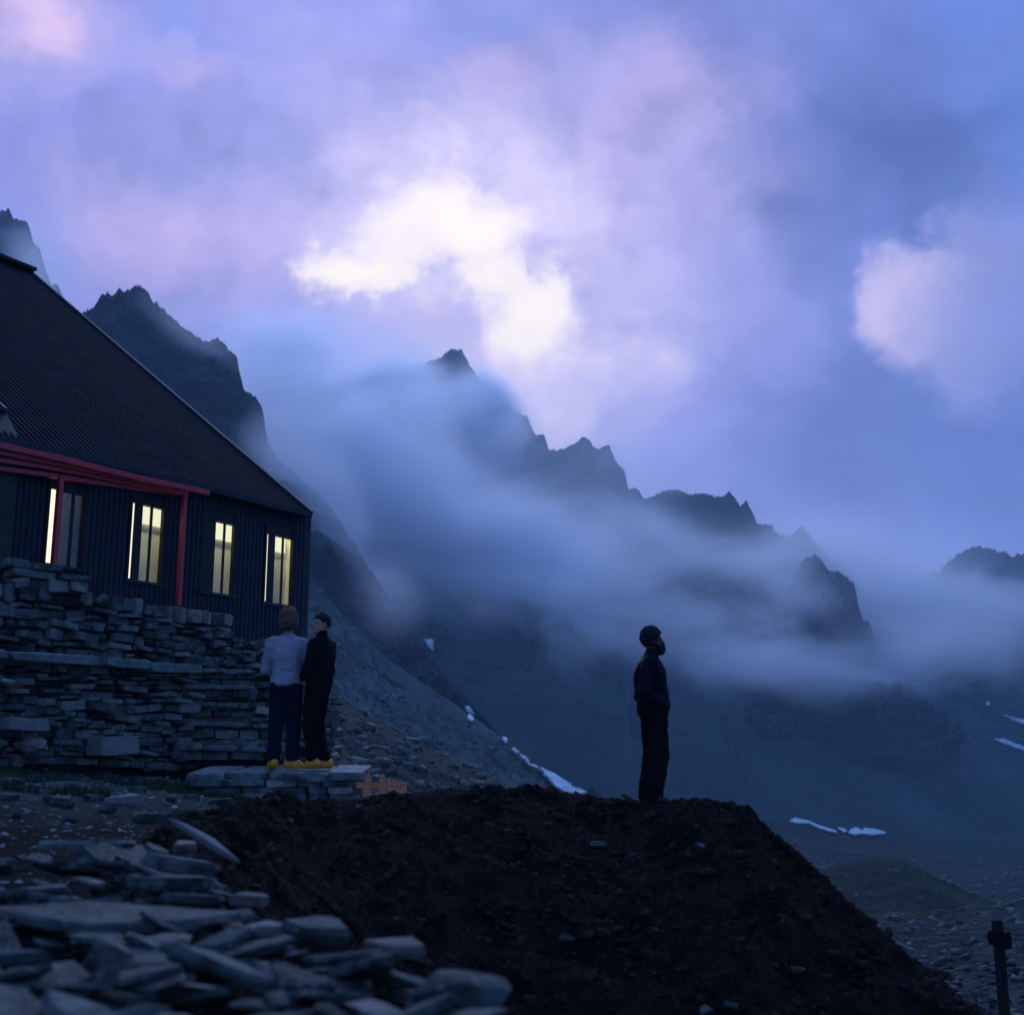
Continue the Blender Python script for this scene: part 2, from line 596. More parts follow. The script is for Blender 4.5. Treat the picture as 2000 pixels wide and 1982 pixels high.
R0 = [(-900, 500), (-300, 330), (0, 415), (18, 413), (25, 430), (40, 433), (57, 442), (59, 470), (78, 492), (84, 520), (97, 548), (101, 565), (107, 552), (117, 566), (126, 590), (138, 605), (150, 640), (220, 800), (400, 1000)]
R1 = [(-900, 900), (-200, 760), (100, 660), (150, 622), (160, 615), (172, 608), (186, 600), (195, 583), (210, 574), (216, 582), (232, 566), (239, 575), (255, 566), (264, 560), (272, 559), (285, 567), (300, 590), (335, 622), (365, 650), (400, 668), (425, 664), (445, 682), (462, 700), (470, 735), (477, 765), (495, 775), (510, 793), (516, 820), (519, 862), (545, 900), (572, 922), (640, 985), (690, 1060), (720, 1110), (760, 1170), (800, 1230), (860, 1310), (930, 1390), (1000, 1455), (1080, 1520), (1140, 1560), (1250, 1640)]
R2 = [(100, 1000), (300, 900), (500, 850), (600, 790), (660, 745), (698, 742), (706, 728), (716, 748), (770, 745), (830, 712), (862, 698), (876, 688), (886, 684), (903, 686), (912, 705), (922, 722), (940, 745), (975, 775), (1005, 805), (1030, 815), (1036, 833), (1046, 850), (1063, 852), (1072, 880), (1100, 878), (1122, 868), (1141, 854), (1152, 864), (1165, 880), (1189, 870), (1196, 885), (1203, 905), (1220, 922), (1227, 957), (1246, 956), (1256, 974), (1275, 972), (1292, 962), (1312, 957), (1330, 961), (1345, 968), (1374, 966), (1400, 971), (1412, 970), (1424, 961), (1436, 972), (1445, 992), (1450, 988), (1457, 979), (1466, 996), (1480, 1025), (1509, 1027), (1513, 1042), (1545, 1052), (1552, 1040), (1568, 1029), (1580, 1042), (1592, 1062), (1625, 1095), (1660, 1125), (1690, 1165), (1760, 1175), (1900, 1230), (2100, 1280), (2700, 1300)]
R2b = [(1380, 1420), (1440, 1330), (1480, 1255), (1510, 1215), (1535, 1165), (1560, 1110), (1575, 1090), (1592, 1083), (1604, 1092), (1615, 1112), (1640, 1120), (1668, 1142), (1672, 1175), (1690, 1230), (1730, 1290), (1790, 1360), (1850, 1430)]
R3 = [(1500, 1360), (1600, 1290), (1690, 1215), (1760, 1162), (1776, 1146), (1790, 1140), (1800, 1147), (1818, 1118), (1826, 1116), (1832, 1122), (1850, 1100), (1870, 1084), (1890, 1073), (1902, 1070), (1915, 1067), (1922, 1074), (1930, 1072), (1945, 1077), (1965, 1080), (1975, 1091), (1990, 1084), (2010, 1084), (2100, 1040), (2300, 980), (2700, 1080)]

sheet('mountain', np.linspace(-800, 400, 340), R0, lambda x: tab(R0, x) * 0 + 1350, 640, 300, 110, M_mount, jag=9, jagf=.16, crag=32, cragf=.022, steep=1, label='jagged rock tower rising behind the roof of the hut')
sheet('mountain', np.concatenate([np.linspace(-800, 90, 60), np.linspace(95, 1250, 720)]), R1, lambda x: np.maximum(1620, tab(R1, x) + 120), lambda x: np.interp(x, [-800, 500, 700, 1250], [430, 430, 400, 330]), 235, 200, M_mount, jag=9, jagf=.15, crag=34, cragf=.025, steep=1, label='dark rock buttress with toothed top behind the verge of the roof')
sheet('mountain', np.concatenate([np.linspace(60, 490, 60), np.linspace(495, 2010, 1000), np.linspace(2020, 2700, 90)]), R2, [(0, 1640), (1100, 1600), (1450, 1600), (1540, 1612), (1730, 1634), (1900, 1668), (2700, 1690)], 930, lambda x: np.interp(x, [0, 900, 1500, 2700], [330, 340, 440, 460]), 230, M_mount, jag=7, jagf=.17, crag=44, cragf=.016, gully=4, steep=1, power=.9, label='long jagged ridge and its scree slope half hidden in fog')
sheet('mountain', np.linspace(1370, 1860, 330), R2b, lambda x: tab(R2b, x) * 0 + 1480, 700, 590, 110, M_mount, jag=8, jagf=.15, crag=30, cragf=.03, label='rocky spur standing in the fog before the ridge')
sheet('mountain', np.concatenate([np.linspace(1500, 2010, 380), np.linspace(2020, 2700, 90)]), R3, lambda x: np.interp(x, [1500, 1750, 2000, 2700], [1640, 1650, 1672, 1700]), 1150, 450, 150, M_mount, jag=7, jagf=.17, crag=38, cragf=.014, gully=4, steep=1, power=.85, seed=2.0, label='dark rounded summit beyond the valley')
sheet('mountain_slope', np.linspace(300, 1230, 520), [(300, 860), (400, 930), (500, 1012), (589, 1105), (640, 1168), (680, 1212), (720, 1250), (760, 1290), (850, 1350), (920, 1398), (1000, 1455), (1100, 1530), (1180, 1592), (1240, 1650)], lambda x: tab([(300, 1420), (700, 1560), (1230, 1690)], x), lambda x: np.interp(x, [300, 1230], [240, 300]), 100, 150, M_slope, jag=2.5, jagf=.03, crag=5, cragf=.05, gully=2.5, label='grey scree slope falling from behind the hut')
sheet('scree', np.linspace(200, 1250, 460), [(200, 1150), (500, 1255), (600, 1318), (640, 1345), (700, 1385), (800, 1440), (900, 1492), (1000, 1537), (1060, 1562), (1150, 1602), (1250, 1650)], lambda x: tab([(200, 1640), (1250, 1760)], x), lambda x: np.interp(x, [200, 1250], [62, 92]), 24, 200, M_scree, jag=3.5, jagf=.05, crag=.9, cragf=.35, gully=.5, label='brownish scree bank beside the hut')
sheet('valley_floor', np.concatenate([np.linspace(900, 1390, 50), np.linspace(1395, 2010, 320), np.linspace(2020, 2700, 60)]), [(900, 1592), (1450, 1592), (1540, 1608), (1730, 1630), (1900, 1664), (2700, 1700)], lambda x: tab([(900, 1800), (2700, 1830)], x), lambda x: np.interp(x, [900, 1400, 2700], [350, 440, 470]), 75, 200, M_valley, jag=2.0, jagf=.04, crag=2.2, cragf=.06, gully=1.0, back=4, label='dim stony valley floor')
sheet('hillock', np.linspace(1300, 2400, 420), [(1300, 1760), (1500, 1728), (1580, 1700), (1650, 1686), (1720, 1674), (1760, 1680), (1830, 1712), (1900, 1745), (1960, 1772), (2100, 1800), (2400, 1850)], lambda x: x * 0 + 1900, 112, 52, 120, M_valley, jag=2, jagf=.05, crag=.5, cragf=.2, gully=.3, label='low grassy moraine hillock')
sheet('rubble_bank', np.linspace(1350, 2300, 400), [(1350, 1830), (1600, 1815), (1700, 1797), (1800, 1787), (1900, 1771), (2000, 1762), (2200, 1740), (2500, 1700)], lambda x: x * 0 + 2350, 46, 13, 170, M_scree, jag=3.5, jagf=.06, crag=.35, cragf=.7, power=1.3, label='pale rubble bank at the lower right')

# ------------------------------------------------------------------ near ground
GX = [-16, -6, -2.6, 0, 3, 8, 16]
GY = [-8, 2.5, 4.5, 8, 11, 13.2, 16, 24]
GZ = np.array([[.0, .2, .55, 1.15, 1.42, 1.56, 1.58, 1.2],
               [.0, .2, .55, 1.15, 1.42, 1.54, 1.56, 1.0],
               [-.6, -.3, .0, .90, 1.06, 1.10, 1.2, -.6],
               [-1.2, -1.6, -1.6, -1.0, .2, .45, -.2, -3.5],
               [-1.5, -2.2, -2.2, -2.2, -1.6, -1.4, -2.2, -5.5],
               [-1.5, -2.2, -2.4, -2.4, -2.2, -2.4, -3.0, -6.0],
               [-.6, -.8, -1.0, -1.4, -1.8, -2.2, -3.2, -6.5]])


def zground(x, y):
    x, y = np.asarray(x, float), np.asarray(y, float)
    i = np.clip(np.searchsorted(GX, x) - 1, 0, len(GX) - 2)
    j = np.clip(np.searchsorted(GY, y) - 1, 0, len(GY) - 2)
    gx, gy = np.array(GX, float), np.array(GY, float)
    u = np.clip((x - gx[i]) / (gx[i + 1] - gx[i]), 0, 1)
    v = np.clip((y - gy[j]) / (gy[j + 1] - gy[j]), 0, 1)
    u, v = u * u * (3 - 2 * u) * .5 + u * .5, v
    z = GZ[i, j] * (1 - u) * (1 - v) + GZ[i + 1, j] * u * (1 - v) + GZ[i, j + 1] * (1 - u) * v + GZ[i + 1, j + 1] * u * v
    return z + .05 * fbm(x * .9, y * .9, 0.0, 4) + .018 * fbm(x * 5, y * 5, 2.0, 3)


nx, ny = 320, 260
gx, gy = np.meshgrid(np.linspace(-16, 16, nx), np.linspace(-8, 24, ny))
gv = np.stack([gx, gy, zground(gx, gy)], -1).reshape(-1, 3)
ground = mesh_obj('ground', gv, grid_faces(ny, nx), M_ground, smooth=True)
tag(ground, kind='structure')
base = mesh_obj('terrain', [(-2150, -480, -75), (2150, -480, -75), (2150, 1880, -75), (-2150, 1880, -75)], [(0, 1, 2, 3)], M_valley)
tag(base, kind='structure')

# the dark earth mound
MC = np.array([(180, 1720, 6.8), (250, 1672, 7.4), (321, 1628, 8.2), (414, 1592, 9.2), (518, 1572, 10), (673, 1562, 11), (797, 1549, 11.6), (880, 1542, 12), (985, 1545, 12.2), (1139, 1551, 12.2), (1242, 1568, 12.1), (1299, 1567, 12.0), (1330, 1562, 11.9), (1356, 1561, 11.8), (1413, 1570, 11.6), (1470, 1586, 11.4), (1487, 1612, 11.3), (1521, 1639, 11.2), (1583, 1691, 11), (1635, 1736, 10.8), (1697, 1799, 10.6), (1783, 1873, 10.3), (1862, 1935, 10), (1950, 2020, 9.7), (2150, 2200, 9.2)], float)
mpx = np.linspace(180, 2150, 620)
mpy = np.interp(mpx, MC[:, 0], MC[:, 1])
mY = np.interp(mpx, MC[:, 0], MC[:, 2])
mpy = mpy - 3.0 * fbm(mpx * .06, mpx * 0, 1.0, 4, .65) - np.interp(mpx, [1300, 1420, 1520], [0, 2, 13]) * fbm(mpx * .014, mpx * 0, 7.0, 4, .6)
d = np.concatenate([np.linspace(-8.5, -.6, 215), np.linspace(-.58, 1.2, 56), np.linspace(1.25, 4, 30)])[:, None]
mpy = mpy + 5.0 * np.exp(-((mpx - 748) / 75.0) ** 2)
rc = rays_np(mpx, mpy)
crest = rc * (mY / rc[:, 1])[:, None] + np.array(CAM)
slope = np.interp(mpx, [180, 500, 900, 2150], [.22, .30, .46, .55])
Yg = mY + d
z = crest[:, 2] - slope * (np.sqrt(d * d + .16) - .4) - np.where(d > 0, .35 * d, 0)
X = crest[:, 0] / mY * Yg
fade = np.minimum(1, np.abs(d) / .25)
z = z + fade * (.16 * fbm(X * 1.1, Yg * 1.1, 4.0, 4) + .085 * fbm(X * 4, Yg * 4, 1.0, 4, .6, True)) + .02 * fbm(X * 14, Yg * 14, 2.0, 3, .6, True)
MV = np.stack([X, Yg, z], -1)
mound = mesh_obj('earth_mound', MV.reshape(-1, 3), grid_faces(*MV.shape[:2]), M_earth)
tag(mound, kind='structure')
MBVH = BVHTree.FromPolygons([tuple(v) for v in MV.reshape(-1, 3)], [tuple(int(i) for i in f) for f in grid_faces(*MV.shape[:2])])


# ------------------------------------------------------------------ rocks
def hull_mesh(name, pts, mat):
    bm = bmesh.new()
    for p in pts: bm.verts.new(p)
    r = bmesh.ops.convex_hull(bm, input=bm.verts)
    dead = [g for g in set(r.get('geom_interior', []) + r.get('geom_unused', [])) if isinstance(g, bmesh.types.BMVert)]
    if dead: bmesh.ops.delete(bm, geom=dead, context='VERTS')
    me = bpy.data.meshes.new(name)
    bm.to_mesh(me)
    bm.free()
    me.materials.append(mat)
    return me


def slab_pts(rn, n=8, thick=.22, jit=.22):
    pts = []
    ang = sorted(rn.uniform(0, 2 * math.pi) for _ in range(n))
    for a in ang:
        q = rn.uniform(.38, .5)
        for sgn in (-1, 1):
            k = q * rn.uniform(1 - jit, 1.0)
            pts.append((math.cos(a) * k, math.sin(a) * k, sgn * thick * .5 * rn.uniform(.55, 1.0)))
        pts.append((math.cos(a) * q, math.sin(a) * q, rn.uniform(-.2, .2) * thick))
    return pts


def boulder_pts(rn, n=22):
    pts = []
    for _ in range(n):
        v = Vector((rn.gauss(0, 1), rn.gauss(0, 1), rn.gauss(0, 1))).normalized() * rn.uniform(.4, .5)
        pts.append((v.x, v.y, v.z))
    return pts


def block_pts(rn):
    """a rough wall stone, unit box with broken corners"""
    pts = []
    for sx in (-1, 1):
        for sy in (-1, 1):
            for sz in (-1, 1):
                c = [.5 * sx, .5 * sy, .5 * sz]
                for ax in range(3):
                    p = list(c)
                    for k in range(3):
                        p[k] *= (1 - rn.uniform(.04, .55)) if k == ax else (1 - rn.uniform(0.0, .16))
                    pts.append(p)
    return pts


rn = random.Random(3)
BLOCKS = [hull_mesh('stone', block_pts(rn), M_wall) for _ in range(16)]
WROCKS = [hull_mesh('stone', boulder_pts(rn, 16), M_wall) for _ in range(6)]
BLOCKS_PALE = [hull_mesh('stone', block_pts(rn), M_pale) for _ in range(3)]
TREADS = [hull_mesh('tread', block_pts(rn), M_tread) for _ in range(5)]
SLABS = [hull_mesh('slab', slab_pts(rn, rn.choice((6, 7, 8, 9)), 1.0), M_rock) for _ in range(14)]
ROCKS = [hull_mesh('rock', boulder_pts(rn), M_rock) for _ in range(8)]
PALES = [hull_mesh('slab', slab_pts(rn, 8, 1.0), M_pale) for _ in range(3)]
PINKS = [hull_mesh('slab', slab_pts(rn, 7, 1.0), M_pink) for _ in range(3)]


def scatter_mesh(name, pts, sizes, mat, rn, flat=.55, kind='stuff', label=None):
    """many small stones joined into one mass (nobody could count them)"""
    base = []
    for _ in range(8):
        bm = bmesh.new()
        for p in boulder_pts(rn, 9): bm.verts.new(p)
        r = bmesh.ops.convex_hull(bm, input=bm.verts)
        bmesh.ops.triangulate(bm, faces=bm.faces)
        bm.verts.index_update()
        base.append((np.array([v.co[:] for v in bm.verts]), np.array([[v.index for v in f.verts] for f in bm.faces])))
        bm.free()
    V, Fc, n = [], [], 0
    for p, s in zip(pts, sizes):
        b, f = base[rn.randrange(8)]
        a, t = rn.uniform(0, 6.28), rn.uniform(-.5, .5)
        R = np.array(Matrix.Rotation(a, 3, 'Z') @ Matrix.Rotation(t, 3, 'X'))
        v = (b * np.array([s * rn.uniform(.8, 1.4), s * rn.uniform(.7, 1.1), s * flat])) @ R.T + np.array(p)
        V.append(v)
        Fc.append(f + n)
        n += len(v)
    o = mesh_obj(name, np.concatenate(V), np.concatenate(Fc), mat)
    return tag(o, kind=kind, label=label)


# stones and clods on the mound
rn = random.Random(11)
pts, sz = [], []
for _ in range(12000):
    c = rn.randrange(mpx.size)
    r_ = rn.randrange(40, 280)
    p = MV[r_, c] + np.array([rn.uniform(-.02, .02), rn.uniform(-.02, .02), 0])
    pts.append(p)
    sz.append(.03 + .15 * rn.random() ** 5)
M_clod = plain('earth_clod', (.036, .024, .0185), .95, .7, 9, .4, .0)
scatter_mesh('clods', pts, sz, M_clod, rn, .7)
pts, sz = [], []
for _ in range(900):
    p = MV[rn.randrange(40, 265), rn.randrange(mpx.size)]
    pts.append(p + np.array([0, 0, .01]))
    sz.append(.03 + .09 * rn.random() ** 3)
M_mstone = plain('mound_stone', (.045, .04, .034), .85, .6, 7, .4, .05)
scatter_mesh('mound_stones', pts, sz, M_mstone, rn, .45)
for k, (px, py, L, wd, rz) in enumerate(((1370, 1652, .20, .10, .4), (1550, 1893, .30, .07, 1.9), (1378, 1975, .12, .12, 0), (1110, 1832, .2, .12, .8), (1425, 1962, .2, .08, 2.0), (700, 1577, .07, .06, 0), (1340, 1668, .12, .06, 2.2), (1165, 1650, .22, .1, 2.6))):
    r = ray(px, py)
    h = MBVH.ray_cast(CAM, r.normalized())
    if h[0] is None: continue
    o = inst('stone', SLABS[k % len(SLABS)], h[0], (.5, .1, rz), (L, wd, .05))
    tag(o, 'loose stone stuck in the dark face of the earth mound', 'stone', 'loose stones on the earth mound')

# scattered small stones on open ground
pts, sz = [], []
for _ in range(8000):
    x, y = rn.uniform(-9, 0), 5.5 + 9 * rn.random()
    pts.append((x, y, float(zground(x, y)) + .004))
    sz.append(.02 + .09 * rn.random() ** 4)
M_gravel = stone_mat('gravel_stone', [(0, (.17, .175, .16)), (1, (.28, .28, .255))], .6, .4, 1.7)
scatter_mesh('gravel', pts, sz, M_gravel, rn, .4)


def terrain_stones(key, n, smin, smax, mat, rowr=(.02, .98)):
    V = TERRAIN[key][0]
    idx = RNG.integers(0, len(V), n)
    P = V[idx]
    sz = smin + (smax - smin) * RNG.random(n) ** 4
    scatter_mesh('rubble', P, sz, mat, rn, .6)


KEYS = {k.rstrip('0123456789'): k for k in TERRAIN}
M_rub = stone_mat('rubble_stone', [(0, (.09, .088, .078)), (1, (.13, .125, .11))], .25, .45, 1.5)
terrain_stones(KEYS['scree'], 3500, .15, 1.4, M_rub)
terrain_stones(KEYS['rubble_bank'], 6500, .06, .65, M_rub)
terrain_stones(KEYS['hillock'], 2200, .1, .9, M_rub)
terrain_stones(KEYS['valley_floor'], 3000, .5, 3.2, M_rub)
terrain_stones(KEYS['mountain_slope'], 2500, .4, 2.6, M_rub)

# bigger loose slabs on the ground before the terrace wall
rn = random.Random(21)
spots = [(45, 1494, .5), (110, 1490, .36), (205, 1497, .34), (60, 1519, .4), (125, 1537, .5), (160, 1540, .3), (225, 1500, .22), (285, 1500, .42), (272, 1545, .28), (250, 1513, .2), (420, 1522, .55),
         (455, 1540, .35), (330, 1515, .5), (240, 1567, .4), (110, 1569, .35), (340, 1563, .33), (40, 1587, .18), (375, 1560, .25), (20, 1530, .4), (180, 1560, .3), (300, 1530, .3), (520, 1560, .4), (600, 1553, .3),
         (660, 1545, .35), (560, 1562, .3), (430, 1572, .35), (360, 1588, .4), (330, 1600, .35), (140, 1600, .25), (15, 1560, .3), (210, 1585, .25), (90, 1550, .25), (480, 1520, .3), (395, 1545, .25), (690, 1555, .3)]
for k, (px, py, L) in enumerate(spots):
    r = ray(px, py)
    Y = 13.6
    for _ in range(40):                                   # walk to where the ground meets this bearing
        p = CAM + r * (Y / r.y)
        if p.z < float(zground(p.x, p.y)): Y -= .15
        else: break
    p = CAM + r * (Y / r.y)
    p.z = float(zground(p.x, p.y)) + .02
    s = L * rn.uniform(.8, 1.1)
    pool = PALES if k in (5, 9, 13) else SLABS
    o = inst('slate', rn.choice(pool), p, (rn.uniform(-.15, .15), rn.uniform(-.15, .15), rn.uniform(0, 6.28)), (s, s * rn.uniform(.5, .8), s * rn.uniform(.2, .34)))
    tag(o, 'loose slate stone lying on the bare ground before the terrace wall', 'stone', 'loose slates on the ground')

# foreground rubble heap: a core and the slabs lying on it
def pile_point(px, py):
    Y = np.interp(py, [1600, 1660, 1740, 1850, 1982, 2150], [7.0, 6.3, 5.2, 4.2, 3.3, 2.6])
    return at(px, py, float(Y))


ppx = np.linspace(-500, 1150, 90)
EDGE = [(-500, 1640), (0, 1688), (100, 1690), (255, 1650), (330, 1640), (400, 1680), (470, 1725), (500, 1800), (640, 1840), (820, 1892), (900, 1915), (1000, 1985), (1150, 2150)]
rows = []
for q in np.linspace(-.25, 1, 50):
    row = []
    for x in ppx:
        top = float(tab(EDGE, x)) + 22
        if q < 0:
            p = pile_point(x, top)
            p = p + Vector((0, -q * 4, q * 4))
        else:
            p = pile_point(x, top + (2250 - top) * q)
        p.z += .05 * float(fbm(np.array(p.x * 3), np.array(p.y * 3), 1.0, 3)) - .13
        row.append(p[:])
    rows.append(row)
core_v = np.array(rows)
core = mesh_obj('rubble_heap', core_v.reshape(-1, 3), grid_faces(*core_v.shape[:2]), material('heap_core', ground_fn(((.010, .011, .010), (.022, .022, .02), (.035, .034, .03)), 3.0)))
tag(core, kind='structure')

rn = random.Random(5)
named = [  # px, py, length, width, thick, yaw, roll, mesh, label
    (405, 1668, .50, .085, .035, -.15, .35, PALES[0], 'long pale narrow slab at the top edge of the blurred rubble'),
    (160, 1678, .46, .34, .05, .2, -.08, PALES[1], 'pale flat slab lying on the left crest of the foreground rubble'),
    (292, 1622, .30, .2, .06, .3, .05, SLABS[2], 'small grey slab perched where rubble meets the dark mound'),
    (360, 1688, .16, .12, .07, .5, .2, PINKS[0], 'reddish stone beside the long pale narrow slab'),
    (485, 1795, .18, .13, .05, .3, .1, PINKS[1], 'pinkish stone at the right edge of the upper rubble'),
    (310, 1762, .62, .42, .08, -.1, -.05, SLABS[0], 'broad rounded grey slab in the middle of the foreground rubble'),
    (200, 1835, 1.0, .4, .06, .10, .06, SLABS[5], 'long dark slate slab spanning the left foreground'),
    (205, 1915, .20, .17, .20, .4, .0, ROCKS[1], 'pointed greenish rock in the shadowed gap of the rubble'),
    (510, 1853, .22, .16, .04, .15, .1, PALES[2], 'small pale triangular slab in the centre of the rubble'),
    (620, 1862, .34, .2, .07, -.5, .1, SLABS[3], 'tilted grey slab leaning beside the small pale triangular slab'),
    (775, 1893, .24, .15, .045, -.3, .1, PINKS[2], 'flat slab with a rusty edge at the right end of the rubble'),
    (905, 1975, .34, .26, .17, .5, .0, ROCKS[0], 'big rounded pale boulder at the bottom edge of the photo'),
]
for (px, py, L, wd, th, yaw, roll, me, lab) in named:
    o = inst('slate', me, pile_point(px, py) + Vector((0, 0, th * .3 + (.05 if th < .1 else -.02))), (roll, .46 if lab.startswith('long pale') else .04, yaw), (L, wd, th))
    tag(o, lab, 'stone slab', 'slabs of the foreground rubble')
for i in range(300):
    py = rn.uniform(1650, 2030)
    px = rn.uniform(-160, 1000)
    if py < float(tab(EDGE, px)) + 8: continue
    p = pile_point(px, py)
    s = (.13 + .34 * rn.random() ** 1.7) * (1.0 if px < 500 else .75)
    th = s * rn.uniform(.06, .20)
    me = rn.choice(SLABS) if rn.random() < .9 else rn.choice(ROCKS)
    o = inst('slate', me, p + Vector((0, 0, rn.uniform(-.02, .07))), (rn.gauss(0, .2), rn.gauss(0, .2) + .08, rn.uniform(-.7, .7)), (s, s * rn.uniform(.45, .8), th))
    tag(o, 'blurred grey slate slab lying in the foreground rubble heap', 'stone slab', 'slabs of the foreground rubble')

pts, sz = [], []
for _ in range(3500):
    q = core_v[rn.randrange(8, 46), rn.randrange(18, 88)]
    pts.append(q + np.array([rn.uniform(-.05, .05), rn.uniform(-.05, .05), .02]))
    sz.append(.02 + .06 * rn.random() ** 2)
scatter_mesh('rubble_chips', pts, sz, M_rock, rn, .35)

# ------------------------------------------------------------------ dry stone walls
def wall(name, label, A, B, ztop, zbot, thick=.45, hs=(.04, .105), ls=(.10, .36), parent=None, seed=1, pale=.10, ends=True, batter=0.0):
    """A, B: ends of the outer face (x, y); ztop/zbot: functions of 0..1 along it. Every stone is a part."""
    rn = random.Random(seed)
    A, B = Vector((A[0], A[1], 0)), Vector((B[0], B[1], 0))
    L = (B - A).length
    u = (B - A) / L
    nrm = Vector((u.y, -u.x, 0))
    root = parent or tag(empty(name, A), label, 'stone wall')
    org = A if parent is None else Vector((0, 0, 0))
    ang = math.atan2(u.y, u.x)
    def put(c, sc, rot, pool=None):
        me = rn.choice(pool or (BLOCKS_PALE if rn.random() < pale else (WROCKS if rn.random() < .16 else BLOCKS)))
        inst('stone', me, c - org, rot, sc, root)
    # dark filling behind the face
    n = 14
    V, Fc = [], []
    for i in range(n + 1):
        t = i / n
        p = A + u * (L * t)
        for dn in (-.09, -thick):
            V += [p + nrm * dn + Vector((0, 0, zbot(t) - .2)) - org, p + nrm * dn + Vector((0, 0, ztop(t) - .05)) - org]
    for i in range(n):
        a, b = i * 4, i * 4 + 4
        Fc += [(a, b, b + 1, a + 1), (a + 1, b + 1, b + 3, a + 3), (a + 3, b + 3, b + 2, a + 2), (a + 2, b + 2, b, a)]
    Fc += [(0, 1, 3, 2), (n * 4, n * 4 + 2, n * 4 + 3, n * 4 + 1)]
    mesh_obj('wall_core', V, Fc, M_soffit, root)
    z = min(zbot(0), zbot(1)) - .05
    zmax = max(ztop(i / 20) for i in range(21))
    while z < zmax:
        h = rn.uniform(*hs) * (1.5 if rn.random() < .16 else 1)
        s = rn.uniform(-.15, 0)
        while s < L:
            l = rn.uniform(*ls) * (.6 if h > hs[1] else 1)
            if rn.random() < .12: l *= .45
            t = min(1, max(0, (s + l / 2) / L))
            hh = h * rn.uniform(.62, 1.05)
            zz = z + h / 2 + .03 * math.sin(s * 2.1 + z * 3)
            if zz - h * .5 >= zbot(t) - .1 and zz + hh * .3 <= ztop(t):
                dn = rn.uniform(-.06, .06) - .11
                c = A + u * (s + l / 2) + nrm * dn + Vector((0, 0, zz))
                put(c, (l * rn.uniform(.93, 1.02), .26, hh), (rn.gauss(0, .07), rn.gauss(0, .075), ang + rn.gauss(0, .11)))
            s += l
        z += h * .93
    return root


def P2(px, Y):
    p = at(px, 1300, Y)
    return (p.x, p.y)


def zpy(py, Y):
    return at(1000, py, Y).z


# lower terrace wall
WB_A, WB_B = P2(-170, 11.75), P2(368, 14.6)
wb = wall('dry_stone_wall', 'low left terrace wall of stacked slates with a sloping flagstone coping', WB_A, WB_B, lambda t: 2.56, lambda t: 1.50, seed=4, hs=(.045, .125), ls=(.12, .42))
rn = random.Random(9)
A, B = Vector((*WB_A, 0)), Vector((*WB_B, 0))
u = (B - A).normalized()
L = (B - A).length
s = 0.0
k = 0
while s < L:
    l = rn.uniform(.6, 1.25)
    me = TREADS[k % 5]
    inst('coping_stone', me, u * (s + l / 2) + Vector((0, 0, 2.60 + rn.uniform(-.015, .02))) + Vector((-u.y, u.x, 0)) * .03, (rn.gauss(0, .02), rn.gauss(0, .015), math.atan2(u.y, u.x) + rn.gauss(0, .03)), (l, .55, .11), wb)
    s += l
    k += 1
# big rough stones at the foot of that wall
for (px, py, wpx, hpx) in ((60, 1455, 62, 40), (220, 1456, 70, 38), (5, 1452, 40, 40), (42, 1415, 72, 26), (30, 1332, 60, 26)):
    tt = (px + 170) / 538
    Y = 1 / ((1 - tt) / 11.75 + tt / 14.6)
    p = at(px, py, Y - .12)
    inst('stone', rn.choice(WROCKS + BLOCKS_PALE[:1]), p - A, (rn.gauss(0, .05), rn.gauss(0, .1), math.atan2(u.y, u.x)), (wpx / 2402 * Y * 1.3, .3, hpx / 2402 * Y), wb)

# upper wall under the cladding
UA, UB = P2(-150, 12.95), P2(440, 16.45)
def ua_top(t):
    return 3.60 if t < .9 else 3.62
wall('dry_stone_wall', 'upper dark stone wall directly under the lit hut windows', UA, UB, ua_top, lambda t: 2.5, seed=8, hs=(.05, .15), ls=(.12, .42))
PA, PB = P2(14, 13.75), P2(152, 14.4)
wall('stone_pier', 'square stone pier standing on the upper wall below the leftmost window', PA, PB, lambda t: 3.83 - .06 * t, lambda t: 3.55, seed=15, ls=(.3, .6), thick=.6)
CA, CB = P2(450, 16.5), P2(560, 17.3)
wall('dry_stone_wall', 'short stepped stone wall below the hut corner beside the staircase', CA, CB, lambda t: 3.22, lambda t: 1.9, seed=18, ls=(.12, .4))
DA, DB = P2(512, 15.0), P2(654, 15.35)
wall('dry_stone_wall', 'ruined stone wall end standing behind the couple', DA, DB, lambda t: 3.05 - (0 if t < .45 else .62 * min(1, (t - .45) / .2)), lambda t: 1.4, seed=22, ls=(.12, .38), hs=(.06, .13))
# its side, seen past the man in black
DC = (DB[0] - .25, DB[1] + 1.3)
wall('dry_stone_wall', 'return side of the ruined wall end beyond the couple', DB, DC, lambda t: 2.40, lambda t: 1.4, seed=23, ls=(.12, .38), hs=(.06, .13))

